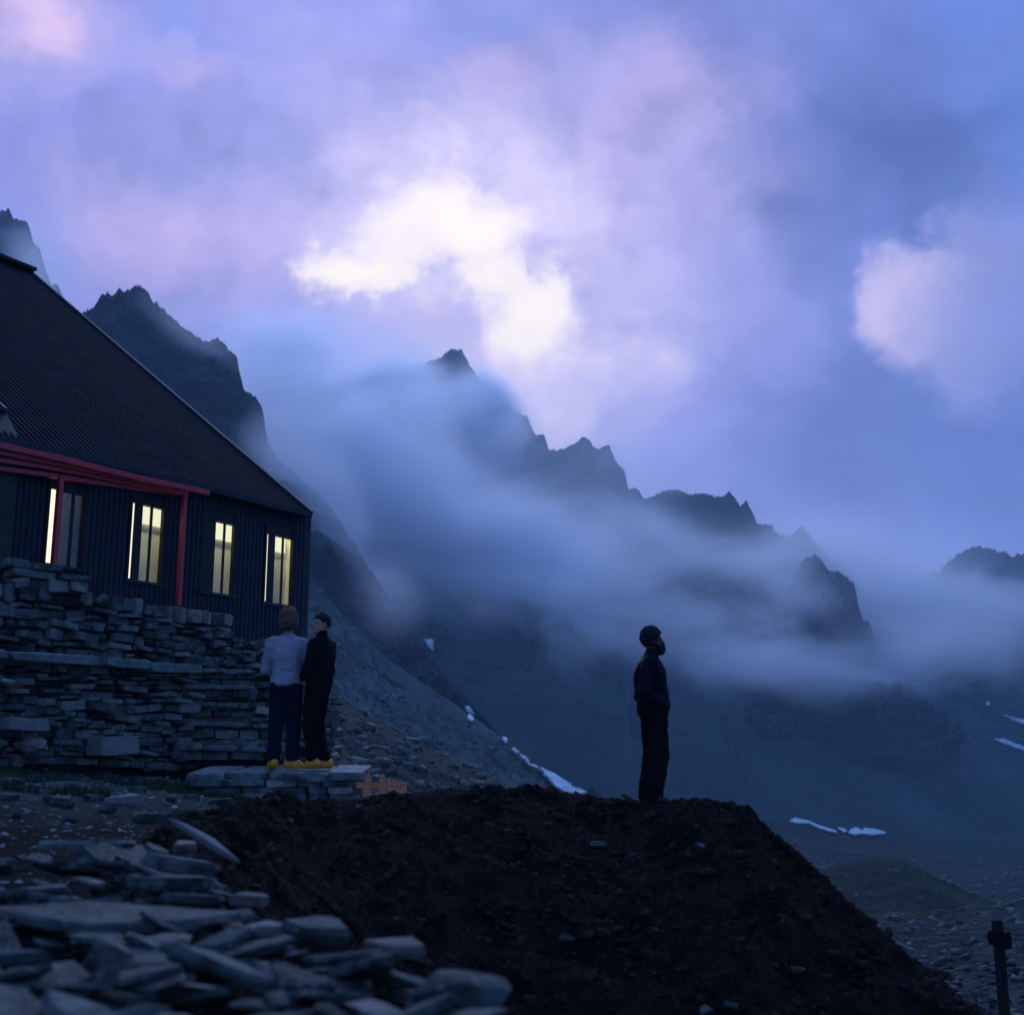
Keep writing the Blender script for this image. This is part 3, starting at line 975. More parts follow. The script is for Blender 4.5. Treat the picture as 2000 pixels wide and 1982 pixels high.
# staircase
stair = tag(empty('stone_staircase', at(440, 1484, 14.4)), 'rough stone staircase climbing beside the lower terrace wall', 'staircase')
so = Vector(stair.location)
rn = random.Random(31)
for k, (py, Y, px0, px1) in enumerate(((1459, 14.5, 358, 528), (1412, 14.85, 360, 528), (1375, 15.2, 360, 522), (1340, 15.55, 362, 500), (1308, 15.9, 362, 490))):
    z = zpy(py, Y)
    zb = zpy((1484, 1459, 1412, 1375, 1340)[k], (14.5, 14.5, 14.85, 15.2, 15.55)[k])
    a, b = Vector((*P2(px0, Y), z)), Vector((*P2(px1, Y), z - .03))
    x = 0.0
    Lr = (b - a).length
    uu = (b - a) / Lr
    while x < Lr:
        l = rn.uniform(.28, .6)
        c = a + uu * (x + l / 2) + Vector((0, .2, 0))
        inst('tread', rn.choice(TREADS), c - so, (rn.gauss(0, .015) , rn.gauss(0, .012), rn.gauss(0, .03)), (l, .55, .06), stair)
        x += l
    zz = zb
    while zz < z - .04:
        h = rn.uniform(.07, .12)
        x = rn.uniform(-.1, 0)
        while x < Lr:
            l = rn.uniform(.14, .45)
            c = a + uu * (x + l / 2)
            inst('stone', rn.choice(BLOCKS), Vector((c.x, c.y + .1 + rn.uniform(-.02, .03), zz + h / 2)) - so, (rn.gauss(0, .04), rn.gauss(0, .03), rn.gauss(0, .06)), (l, .2, h * .96), stair)
            x += l
        zz += h
    mb = MB()
    mb.hexa([a - so + Vector(q) for q in ((0, .17, zb - z - .3), (Lr, .17, zb - z - .3), (Lr, 1.6, zb - z - .3), (0, 1.6, zb - z - .3), (0, .17, -.06), (Lr, .17, -.06), (Lr, 1.6, -.06), (0, 1.6, -.06))])
    mb.build('step_core', M_soffit, stair)

# terrace fill behind the walls
def fill(name, quad, z0, z1, mat):
    mb = MB()
    mb.hexa([Vector((x, y, z0)) for x, y in quad] + [Vector((x, y, z1)) for x, y in quad])
    return tag(mb.build(name, mat), kind='structure')


nb = Vector((-u.y, u.x, 0))
def back(p, k): return (p[0] + nb.x * k, p[1] + nb.y * k)
fill('terrace', [back(WB_A, .3), back(WB_B, .3), back(WB_B, 2.4), back(WB_A, 2.4)], .5, 2.52, M_soil)
fill('terrace', [back(UA, .35), back(UB, .35), back(UB, 6), back(UA, 6)], .5, 3.45, M_soil)
fill('terrace', [back(CA, .3), back(CB, .3), back(CB, 6), back(CA, 6)], .5, 3.1, M_soil)
fill('terrace', [back(DA, .45), (DB[0] - .3, DB[1] + .3), (DB[0] - .6, DB[1] + 2.4), back(DA, 2.5)], .5, 2.3, M_soil)

# ledge under the couple
ledge = tag(empty('stone_ledge', at(540, 1510, 13.2)), 'low stone platform of big flagstones under the standing couple', 'platform')
lo = Vector(ledge.location)
rn = random.Random(41)
x0, x1 = at(372, 1500, 13.3).x, at(700, 1500, 13.1).x
x = x0
k = 0
zt = zpy(1500, 13.4)
while x < x1 - .1:
    l = min(rn.uniform(.28, .7), x1 - x + .05)
    inst('flagstone', TREADS[k % 5], Vector((x + l / 2, 13.62 + rn.uniform(-.05, .05), zt - .045 + rn.uniform(-.014, .006))) - lo, (.065 + rn.gauss(0, .006), rn.gauss(0, .008), rn.gauss(0, .02)), (l, 1.1, .09), ledge)
    x += l
    k += 1
z = zt - .08
for row in range(5):
    h = rn.uniform(.06, .09)
    x = x0 + rn.uniform(0, .2) + row * .02
    while x < x1 - .08:
        l = rn.uniform(.15, .45)
        inst('stone', rn.choice(BLOCKS), Vector((x + l / 2, 13.2 + rn.uniform(-.03, .03), z - h / 2 - .03)) - lo, (rn.gauss(0, .05), rn.gauss(0, .04), rn.gauss(0, .08)), (l, .25, h), ledge)
        x += l
    z -= h * .95
mb = MB()
mb.hexa([Vector(q) - lo for q in ((x0, 13.25, .8), (x1 - .1, 13.25, .8), (x1 - .1, 14.3, .8), (x0, 14.3, .8), (x0, 13.25, zt - .14), (x1 - .1, 13.25, zt - .14), (x1 - .1, 14.3, zt - .08), (x0, 14.3, zt - .08))])
mb.build('ledge_core', M_soffit, ledge)

# ------------------------------------------------------------------ the hut
ANG = math.radians(32)
Wd = Vector((math.sin(ANG), math.cos(ANG), 0))           # along the wall, away from the camera
Nn = Vector((Wd.y, -Wd.x, 0))                            # outward from the wall
K = at(596, 1240, 21.0)
K.z = 0


def wp(s, z, n=0.0):
    return K + Wd * s + Nn * n + Vector((0, 0, z))


def wpx(px, py, n=0.0):
    """photo pixel -> (s, z) on the vertical plane standing n in front of the wall"""
    r = ray(px, py)
    q = K + Nn * n
    t = ((q - CAM).dot(Nn)) / r.dot(Nn)
    p = CAM + r * t
    return (p - q).dot(Wd), p.z


hut = tag(empty('mountain_hut', wp(0, 0)), 'dark corrugated mountain hut with a steep metal roof and lit windows', 'hut')
HO = Vector(hut.location)
def wl(s, z, n=0.0): return wp(s, z, n) - HO

Z0 = wpx(585, 1246)[1]
EAVE = wpx(590, 1004)[1]
PIT = .096
WINS = []
for (a, b, py_h, py_s) in ((86, 156, 934, 1106), (249, 312, 961, 1136), (394, 453, 995, 1159), (516, 569, 1025, 1180)):
    mid = (a + b) / 2
    s0, s1 = wpx(a, 1050)[0], wpx(b, 1050)[0] + .06
    WINS.append((round(s0 / (PIT / 4)) * PIT / 4, round(s1 / (PIT / 4)) * PIT / 4, wpx(mid, py_s)[1], wpx(mid, py_h)[1]))
SL = -11.0
segs = int(round(-SL / (PIT / 4)))
prof = [0.0, .038, .038, 0.0]
mbv, mbf = [], []
for i in range(segs):
    s0, s1 = -i * PIT / 4, -(i + 1) * PIT / 4
    n0, n1 = prof[i % 4], prof[(i + 1) % 4]
    sm = (s0 + s1) / 2
    spans = [(Z0 - .6, EAVE + .05)]
    for (a, b, zs, zh) in WINS:
        if a < sm < b: spans = [(Z0 - .6, zs), (zh, EAVE + .05)]
    for (za, zb) in spans:
        if zb <= za: continue
        k = len(mbv)
        mbv += [wl(s1, za, n1), wl(s0, za, n0), wl(s0, zb, n0), wl(s1, zb, n1)]
        mbf.append((k, k + 1, k + 2, k + 3))
mesh_obj('cladding', mbv, mbf, M_darkmetal, hut)
# corner trim and gable end
mb = MB()
mb.hexa([wl(-.13, Z0 - .6, .03), wl(.02, Z0 - .6, .03), wl(.02, Z0 - .6, -.13), wl(-.13, Z0 - .6, -.13), wl(-.13, EAVE + .03, .03), wl(.02, EAVE + .03, .03), wl(.02, EAVE + .03, -.13), wl(-.13, EAVE + .03, -.13)])
mb.build('corner_trim', M_trim, hut)
# roof plane: verge from the eave corner up to the apex seen in the photograph
OV = .22
se, ze = wpx(602, 1001, OV)
E0 = wp(se, ze, OV)
Rr = ray(55, 531)
# E0 - N*a + z*h must lie on that ray
M3 = Matrix(((-Nn.x, 0, -Rr.x), (-Nn.y, 0, -Rr.y), (-Nn.z, 1, -Rr.z)))
sol = M3.inverted() @ (CAM - E0)
RA, RH = sol.x, sol.y
pitch = RH / RA
print('roof run %.2f rise %.2f pitch %.1f deg, eave z %.2f base z %.2f' % (RA, RH, math.degrees(math.atan(pitch)), ze, Z0))
EV = [(603, 1001.5), (560, 991), (520, 981), (469, 967), (420, 954), (367, 940), (320, 928), (265, 914), (210, 901), (163, 889), (102, 877), (41, 861), (0, 854), (-60, 846), (-160, 838)]


def roof_pt(s, a):            # a = distance from the outer eave line, horizontally inward
    return wl(s, ze + a * pitch, OV - a)


def eave_a(px, py):
    """where the roof plane meets the ray of a photo pixel -> (s, a)"""
    r = ray(px, py)
    m = Matrix(((Wd.x, -Nn.x, -r.x), (Wd.y, -Nn.y, -r.y), (0, pitch, -r.z)))
    q = m.inverted() @ (CAM - wp(0, ze, OV))
    return q.x, q.y


EVS = sorted(eave_a(*p) for p in EV)
es = np.array([e[0] for e in EVS])
ea = np.array([e[1] for e in EVS])
print('eave offsets', [(round(a, 2), round(b, 2)) for a, b in EVS])


def a0(s): return float(np.interp(s, es, ea))


RP = .105
nseg = int((se - SL) / (RP / 4))
prof = [0.0, .022, .022, 0.0]
up_n = (Nn * pitch + Vector((0, 0, 1))).normalized()
V, Fc = [], []
for i in range(nseg + 1):
    s = se - i * RP / 4
    o = up_n * prof[i % 4]
    V += [roof_pt(s, a0(s)) + o, roof_pt(s, RA) + o, roof_pt(s, a0(s)) - up_n * .05, roof_pt(s, RA) - up_n * .05]
for i in range(nseg):
    k = i * 4
    Fc += [(k, k + 1, k + 5, k + 4), (k + 2, k + 6, k + 7, k + 3), (k, k + 4, k + 6, k + 2)]
mesh_obj('roof', V, Fc, M_roofmetal, hut)
# far roof slope and gable wall close the volume
def far_pt(s, a): return wl(s, ze + RH - a * pitch, OV - RA - a)
mesh_obj('roof', [roof_pt(se, RA) + up_n * .02, roof_pt(SL, RA) + up_n * .02, far_pt(SL, RA), far_pt(se, RA)], [(0, 1, 2, 3)], M_roofmetal, hut)
gz = Z0 - .6
mesh_obj('gable_wall', [wl(0, gz, -.02), wl(0, gz, OV * 2 - 2 * RA), wl(0, ze, OV * 2 - 2 * RA), wl(0, ze + RH - .15, OV - RA), wl(0, EAVE, -.02)], [(0, 1, 2, 3, 4)], M_darkmetal, hut)
mesh_obj('gable_wall', [wl(SL, gz, -.02), wl(SL, gz, OV * 2 - 2 * RA), wl(SL, ze, OV * 2 - 2 * RA), wl(SL, ze + RH - .15, OV - RA), wl(SL, EAVE, -.02)], [(4, 3, 2, 1, 0)], M_darkmetal, hut)
mesh_obj('rear_wall', [wl(0, gz, OV * 2 - 2 * RA), wl(SL, gz, OV * 2 - 2 * RA), wl(SL, ze + .1, OV * 2 - 2 * RA), wl(0, ze + .1, OV * 2 - 2 * RA)], [(0, 1, 2, 3)], M_darkmetal, hut)
mb = MB()
mb.bar(roof_pt(se + .03, a0(se) - .03) + up_n * .0, roof_pt(se + .03, RA), .07, .12, up_n)
mb.build('verge_trim', M_trim, hut)
mb = MB()
mb.bar(roof_pt(se + .1, RA) + Vector((0, 0, .06)), roof_pt(SL, RA) + Vector((0, 0, .06)), .34, .07)
mb.build('ridge_cap', M_black, hut)
# gutter following the eave
mb = MB()
for i in range(len(es) - 1):
    a, b = roof_pt(es[i], ea[i]), roof_pt(es[i + 1] + .012, ea[i + 1])
    mb.bar(a - up_n * .05 + Nn * .05, b - up_n * .05 + Nn * .05, .10, .085)
mb.build('gutter', M_trim, hut)
# soffit boards behind the eave
# red beams under the eave and their posts
def beam(pts, th, n):
    mb = MB()
    q = [wl(*wpx(px, py, n), n) for px, py in pts]
    for a, b in zip(q, q[1:]):
        mb.bar(a, b + (b - a).normalized() * .01, .07, th * .82)
    mb.build('beam', M_red, hut)


beam([(-60, 860), (0, 870), (60, 883), (120, 896), (200, 916), (265, 932), (340, 948), (406, 962)], .10, .42)
beam([(-60, 872), (0, 884), (60, 896), (120, 907), (200, 924), (280, 942), (330, 952)], .075, .34)
beam([(-60, 888), (0, 899), (80, 910), (160, 924), (250, 943), (330, 956)], .085, .27)
beam([(-60, 905), (0, 915), (90, 927), (190, 943), (290, 956), (365, 964)], .075, .20)
for (xa, ya, xb, yb) in ((119, 928, 107, 1108), (361, 962, 346, 1176)):
    mb = MB()
    sa, za = wpx(xa, ya, .22)
    mb.bar(wl(sa, za, .22), wl(sa, 3.4, .22), .07, .07, Wd)
    mb.build('post', M_red, hut)

# windows
for k, (s0, s1, zs, zh) in enumerate(WINS):
    wd = s1 - s0
    hd = zh - (zh - zs) * .14            # dark panel over the panes
    fr = MB()
    t = .02
    fr.hexa([wl(s0 - .02, zs, -.07), wl(s0 + t, zs, -.07), wl(s0 + t, zs, .045), wl(s0 - .02, zs, .045), wl(s0 - .02, zh, -.07), wl(s0 + t, zh, -.07), wl(s0 + t, zh, .045), wl(s0 - .02, zh, .045)])
    fr.hexa([wl(s1 - t, zs, -.055), wl(s1 + .02, zs, -.055), wl(s1 + .02, zs, .042), wl(s1 - t, zs, .01), wl(s1 - t, zh, -.055), wl(s1 + .02, zh, -.055), wl(s1 + .02, zh, .042), wl(s1 - t, zh, .01)])
    win = fr.build('window', M_black, hut)
    def panel(name, sa, sb, za, zb, na, nb_, mat):
        m = MB()
        m.hexa([wl(sa, za, na), wl(sb, za, na), wl(sb, za, nb_), wl(sa, za, nb_), wl(sa, zb, na), wl(sb, zb, na), wl(sb, zb, nb_), wl(sa, zb, nb_)])
        return m.build(name, mat, win)
    panel('header_panel', s0 - .06, s1 + .08, hd, zh + .08, -.09, -.004, M_black)
    panel('sill', s0 - .05, s1 + .05, zs - .045, zs, -.08, .07, M_darkmetal)
    # layout of the panes from left to right: self-glowing strip, wide post, pane, mullion, pane
    f = (.0, .33, .40, .67, .76, 1.0) if k == 0 else ((0, .16, .40, .645, .72, 1.0) if k == 1 else ((0, .09, .44, .70, .77, 1.0) if k == 2 else (0, .16, .40, .66, .73, 1.0)))
    g = [s0 + t + (wd - 2 * t) * q for q in f]
    panel('glow_pane', g[0], g[1], zs + .03, hd + .04, -.055, -.045, M_glowpane)
    panel('mullion', g[1], g[2], zs, hd, -.048, -.028, M_black)
    panel('pane', g[2], g[3], zs + .02, hd, -.042, -.036, M_glass)
    panel('mullion', g[3], g[4], zs, hd, -.048, -.032, M_black)
    panel('pane', g[4], g[5], zs + .02, hd, -.042, -.036, M_glass)
    if k == 0:
        panel('dimming_sheet', g[2] - .05, s1 + .35, zs - .05, zh, -.22, -.18, M_dimming)  # dark sheet added so the room looks dimmer through these panes
# lit room behind the windows
mb = MB()
mb.hexa([wl(SL, 3.8, -.50), wl(-.05, 3.8, -.50), wl(-.05, 3.8, -.42), wl(SL, 3.8, -.42), wl(SL, 5.72, -.50), wl(-.05, 5.72, -.50), wl(-.05, 5.72, -.42), wl(SL, 5.72, -.42)])
mb.hexa([wl(SL, 5.66, -.42), wl(-.05, 5.66, -.42), wl(-.05, 5.66, -.12), wl(SL, 5.66, -.12), wl(SL, 5.72, -.42), wl(-.05, 5.72, -.42), wl(-.05, 5.72, -.12), wl(SL, 5.72, -.12)])
mb.hexa([wl(SL, 3.75, -.42), wl(-.05, 3.75, -.42), wl(-.05, 3.75, -.12), wl(SL, 3.75, -.12), wl(SL, 3.8, -.42), wl(-.05, 3.8, -.42), wl(-.05, 3.8, -.12), wl(SL, 3.8, -.12)])
mb.hexa([wl(-.1, 3.8, -.42), wl(-.05, 3.8, -.42), wl(-.05, 3.8, -.12), wl(-.1, 3.8, -.12), wl(-.1, 5.66, -.42), wl(-.05, 5.66, -.42), wl(-.05, 5.66, -.12), wl(-.1, 5.66, -.12)])
mb.build('room_wall', M_cream, hut)
mb = MB()
mb.hexa([wl(SL + .3, 5.14, -.415), wl(-.2, 5.14, -.415), wl(-.2, 5.14, -.36), wl(SL + .3, 5.14, -.36), wl(SL + .3, 5.50, -.415), wl(-.2, 5.50, -.415), wl(-.2, 5.50, -.36), wl(SL + .3, 5.50, -.36)])
mb.build('lamp', M_lamp, hut)
mb = MB()
mb.hexa([wl(SL + .3, 5.57, -.20), wl(-.2, 5.57, -.20), wl(-.2, 5.57, -.13), wl(SL + .3, 5.57, -.13), wl(SL + .3, 5.64, -.20), wl(-.2, 5.64, -.20), wl(-.2, 5.64, -.13), wl(SL + .3, 5.64, -.13)])
mb.build('hidden_fill_strip', M_fillstrip, hut)  # added out of sight above the header panels to light the room wall
# added panel with a greenish glow as its colour, roof hatch on the left
sd0, sd1 = wpx(-120, 1000)[0], wpx(20, 1000)[0]
mb = MB()
mb.hexa([wl(sd0, Z0 - .6, .03), wl(sd1, Z0 - .6, .03), wl(sd1, Z0 - .6, .1), wl(sd0, Z0 - .6, .1), wl(sd0, 5.6, .03), wl(sd1, 5.6, .03), wl(sd1, 5.6, .1), wl(sd0, 5.6, .1)])
mb.build('painted_glow_panel', M_greenglow, hut)
sh, ah = eave_a(38, 856)
st, at_ = eave_a(-60, 780)
mb = MB()
q = [roof_pt(sh, ah), roof_pt(sh, ah + 1.3), roof_pt(sh - 1.6, ah + 1.3), roof_pt(sh - 1.6, ah)]
hatch_h = .42
mb.hexa([q[0], q[3], q[2], q[1], q[0] + Vector((0, 0, hatch_h)) - Nn * .35, q[3] + Vector((0, 0, hatch_h)) - Nn * .35, q[2] + Vector((0, 0, .08)), q[1] + Vector((0, 0, .08))])
hatch = mb.build('roof_hatch', M_black, hut)
mb = MB()
mb.bar(q[0] + Vector((0, 0, hatch_h + .02)) - Nn * .33, q[1] + Vector((0, 0, .1)), .06, .05)
mb.bar(q[0] + Vector((0, 0, hatch_h + .02)) - Nn * .33, q[3] + Vector((0, 0, hatch_h + .02)) - Nn * .33, .06, .05)
mb.build('hatch_trim', M_trim, hatch)

# ------------------------------------------------------------------ picket fence, signpost
fence = tag(empty('picket_fence', at(733, 1556, 12.9)), 'small orange picket fence at the end of the stone platform', 'fence')
fo = Vector(fence.location)


def picket(px, top, wpx_, Y, yaw):
    p = at(px, top, Y)
    hw = wpx_ / 2402 * Y / 2
    h = .46
    o = [(-hw, -.012), (hw, -.012), (hw, .012), (-hw, .012)]
    V = [(x, y, -h) for x, y in o] + [(x, y, -hw * 1.8) for x, y in o] + [(0, -.012, 0), (0, .012, 0)]
    Fc = [(0, 1, 5, 4), (1, 2, 6, 5), (2, 3, 7, 6), (3, 0, 4, 7), (4, 5, 8), (6, 7, 9), (5, 6, 9, 8), (7, 4, 8, 9), (3, 2, 1, 0)]
    q = mesh_obj('picket', V, Fc, M_wood, fence)
    q.location = p - fo
    q.rotation_euler = (0, 0, yaw)


picket(719.5, 1509, 12.5, 12.85, 0)
picket(747.5, 1510, 13, 12.85, 0)
for (px, py, wx, Y) in ((761, 1518, 9, 13.4), (769.5, 1521, 8, 13.9), (777.6, 1524, 8, 14.4), (786, 1528, 7, 14.9), (791.5, 1532, 6.5, 15.4)):
    picket(px, py, wx, Y, 1.0)
mb = MB()
mb.bar(at(696, 1533, 12.89) - fo, at(755, 1534, 12.89) - fo, .022, .056)
mb.build('rail', M_wood, fence)
mb = MB()
mb.bar(at(709, 1553, 12.89) - fo, at(755, 1554, 12.89) - fo, .022, .035)
mb.build('rail', M_wood, fence)
mb = MB()
mb.bar(at(757, 1540, 13.1) - fo, at(792, 1550, 15.5) - fo, .022, .05)
mb.build('rail', M_wood, fence)

YS = 22.0
sp = at(1960, 1930, YS)
sign = tag(empty('signpost', sp), 'dark wooden signpost with two boards at the lower right edge', 'signpost')
mb = MB()
for px in (1954, 1965):
    t, bq = at(px, 1797, YS), at(px, 1950, YS)
    mb.bar(Vector((bq.x, bq.y, bq.z - .4)) - sp, Vector((bq.x, bq.y, t.z)) - sp, .075, .075, Vector((0, 1, 0)))
mb.build('post', M_oldwood2, sign)
for (pts, nme) in (([(1928, 1829), (1933, 1816), (1958, 1818), (1958, 1846), (1934, 1844)], 'board'), ([(1950, 1822), (1975, 1820), (1977, 1852), (1951, 1856)], 'board')):
    f = [at(px, py, YS - .08) - sp for px, py in pts]
    n = len(f)
    bk = [p + Vector((0, .04, 0)) for p in f]
    mesh_obj(nme, f + bk, [tuple(range(n - 1, -1, -1)), tuple(range(n, 2 * n))] + [(i, (i + 1) % n, n + (i + 1) % n, n + i) for i in range(n)], M_oldwood, sign)


# ------------------------------------------------------------------ people
def sdf_mesh(name, prims, mat, parent, h=.012, pad=.04, cut=None, wob=0.0, wf=18.0, seed=0):
    """prims: (kind, ...) smooth-blended into one surface, meshed with surface nets"""
    lo, hi = np.array([9.] * 3), np.array([-9.] * 3)
    for p in prims:
        if p[0] == 'c':
            r = max(p[3], p[4])
            for q in (p[1], p[2]):
                lo, hi = np.minimum(lo, np.array(q) - r), np.maximum(hi, np.array(q) + r)
        else:
            r = max(p[2])
            lo, hi = np.minimum(lo, np.array(p[1]) - r), np.maximum(hi, np.array(p[1]) + r)
    lo, hi = lo - pad, hi + pad
    n = np.ceil((hi - lo) / h).astype(int) + 1
    ax = [lo[i] + h * np.arange(n[i]) for i in range(3)]
    X, Y, Z = np.meshgrid(*ax, indexing='ij')
    Fv = None
    for p in prims:
        if p[0] == 'c':
            a, b = np.array(p[1]), np.array(p[2])
            ba = b - a
            t = np.clip(((X - a[0]) * ba[0] + (Y - a[1]) * ba[1] + (Z - a[2]) * ba[2]) / max(1e-9, ba @ ba), 0, 1)
            dd = np.sqrt((X - a[0] - ba[0] * t) ** 2 + (Y - a[1] - ba[1] * t) ** 2 + (Z - a[2] - ba[2] * t) ** 2) - (p[3] + (p[4] - p[3]) * t)
            k = p[5] if len(p) > 5 else .03
        else:
            c, r = p[1], p[2]
            qx, qy, qz = X - c[0], Y - c[1], Z - c[2]
            k0 = np.sqrt((qx / r[0]) ** 2 + (qy / r[1]) ** 2 + (qz / r[2]) ** 2)
            k1 = np.sqrt((qx / r[0] ** 2) ** 2 + (qy / r[1] ** 2) ** 2 + (qz / r[2] ** 2) ** 2) + 1e-9
            dd = k0 * (k0 - 1) / k1
            k = p[3] if len(p) > 3 else .03
        if Fv is None: Fv = dd
        elif k < 0:
            Fv = np.maximum(Fv, -dd)
        else:
            hh = np.maximum(k - np.abs(Fv - dd), 0) / k
            Fv = np.minimum(Fv, dd) - hh * hh * k * .25
    if wob:
        Fv = Fv + wob * (vnoise(X * wf * .6, Y * wf * .6, Z * wf + seed) + .5 * vnoise(X * wf * 1.7, Y * wf * 1.7, Z * wf * 2.3 + seed))
    if cut is not None: Fv = np.maximum(Fv, cut(X, Y, Z))
    ins = Fv < 0
    nx_, ny_, nz_ = Fv.shape
    sl = [slice(0, -1), slice(1, None)]
    acc = np.zeros((nx_ - 1, ny_ - 1, nz_ - 1, 3))
    cnt = np.zeros((nx_ - 1, ny_ - 1, nz_ - 1))
    co = [(i, j, k) for i in (0, 1) for j in (0, 1) for k in (0, 1)]
    for a in co:
        for b in co:
            if sum(abs(p - q) for p, q in zip(a, b)) != 1 or a > b: continue
            fa, fb = Fv[sl[a[0]], sl[a[1]], sl[a[2]]], Fv[sl[b[0]], sl[b[1]], sl[b[2]]]
            m = (fa < 0) != (fb < 0)
            t = np.where(m, fa / np.where(m, fa - fb, 1), 0)
            for i in range(3):
                acc[..., i] += np.where(m, a[i] + (b[i] - a[i]) * t, 0)
            cnt += m
    act = cnt > 0
    idx = -np.ones(act.shape, int)
    idx[act] = np.arange(act.sum())
    g = np.stack(np.nonzero(act), -1)
    V = (g + acc[act] / cnt[act][:, None]) * h + lo
    Q = []
    for axis in range(3):
        o1, o2 = (axis + 1) % 3, (axis + 2) % 3
        A_ = [slice(None)] * 3
        B_ = [slice(None)] * 3
        A_[axis], B_[axis] = slice(0, -1), slice(1, None)
        ch = ins[tuple(A_)] != ins[tuple(B_)]
        ii = np.stack(np.nonzero(ch), -1)
        if not len(ii): continue
        ok = (ii[:, o1] > 0) & (ii[:, o2] > 0) & (ii[:, o1] < act.shape[o1]) & (ii[:, o2] < act.shape[o2])
        ii = ii[ok]
        fl = ins[ii[:, 0], ii[:, 1], ii[:, 2]]
        def g4(d1, d2):
            q = ii.copy()
            q[:, o1] -= d1
            q[:, o2] -= d2
            return idx[q[:, 0], q[:, 1], q[:, 2]]
        quad = np.stack([g4(1, 1), g4(0, 1), g4(0, 0), g4(1, 0)], -1)
        quad[~fl] = quad[~fl][:, ::-1]
        Q.append(quad)
    Q = np.concatenate(Q)
    Q = Q[(Q >= 0).all(1)]
    return mesh_obj(name, V, Q, mat, parent, smooth=True)


def cloth(name, col, rough=.85):
    return plain(name, col, rough, .10, 22, .12, .03)


M_skin = plain('skin', (.50, .18, .13), .55, .12, 40, .1, .35)
M_sweater = cloth('grey_knit', (.36, .295, .31))
M_navy = cloth('navy_denim', (.010, .013, .024))
M_blackc = cloth('black_fleece', (.007, .007, .008))
M_jacket = cloth('dark_blue_jacket', (.006, .007, .013), .6)
M_dktrous = cloth('dark_trousers', (.005, .005, .006))
M_yellow = plain('yellow_clog', (.90, .28, .02), .5, .12, 20, 0, .4)
M_hairbr = plain('auburn_hair', (.12, .055, .03), .7, .5, 60, .6)
M_hairdk = plain('dark_hair', (.006, .005, .005), .7, .5, 60, .6)
M_boot = plain('dark_boot', (.012, .010, .009), .6, .3, 20)
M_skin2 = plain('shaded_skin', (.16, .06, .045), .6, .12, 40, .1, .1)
M_eye = plain('eye_dark', (.02, .012, .01), .4, .1)


def mirror(p): return (-p[0], p[1], p[2])


def hand(w_, dirv, side):
    """palm, four unequal bent fingers and a thumb leaving the side of the palm"""
    w_ = Vector(w_)
    dv = Vector(dirv).normalized()
    sd = dv.cross(Vector((0, 0, 1)))
    if sd.length < .1: sd = Vector((0, 1, 0))
    sd.normalize()
    nn = sd.cross(dv).normalized()
    pr = []
    pm = w_ + dv * .055
    for q in (-.025, 0, .025):
        pr.append(('c', tuple(w_ + sd * q * .7), tuple(w_ + dv * .09 + sd * q), .017, .014, .012))
    for i, (q, ln) in enumerate(((-.034, .055), (-.012, .068), (.012, .063), (.033, .048))):
        a = w_ + dv * .09 + sd * q
        b = a + dv * ln * .55 - nn * .008
        c = b + dv * ln * .4 - nn * ln * .4
        pr += [('c', tuple(a), tuple(b), .0095, .009, .006), ('c', tuple(b), tuple(c), .009, .0075, .004)]
    a = w_ + dv * .03 - sd * .03 * side
    b = a + dv * .035 - sd * .028 * side
    pr += [('c', tuple(a), tuple(b), .013, .011, .01), ('c', tuple(b), tuple(b + dv * .03 - nn * .01), .011, .009, .005)]
    return pr


def head_prims(hz, turn, tilt=0.0, beard=False, fwd=0.0):
    """head at height hz (centre of the skull), turned about the neck"""
    c, s = math.cos(turn), math.sin(turn)
    def q(x, y, z): return (x * c - y * s, x * s + y * c + fwd, hz + z)
    pr = [('e', q(0, -.012, .022), (.077, .094, .100), .02),
          ('c', q(0, .045, -.035), q(0, .062, -.085), .052, .034, .03),
          ('c', q(-.035, .02, -.05), q(0, .06, -.085), .035, .03, .02), ('c', q(.035, .02, -.05), q(0, .06, -.085), .035, .03, .02),
          ('c', q(0, .088, .012), q(0, .112, -.026), .010, .015, .012),
          ('c', q(-.03, .078, .026), q(.03, .078, .026), .013, .013, .012),
          ('c', q(-.018, .092, -.055), q(.018, .092, -.055), .007, .007, .01),
          ('e', q(-.077, -.008, -.008), (.012, .022, .032), .008), ('e', q(.077, -.008, -.008), (.012, .022, .032), .008),
          ('e', q(-.034, .093, .006), (.016, .012, .010), -1), ('e', q(.034, .093, .006), (.016, .012, .010), -1)]
    return pr, q


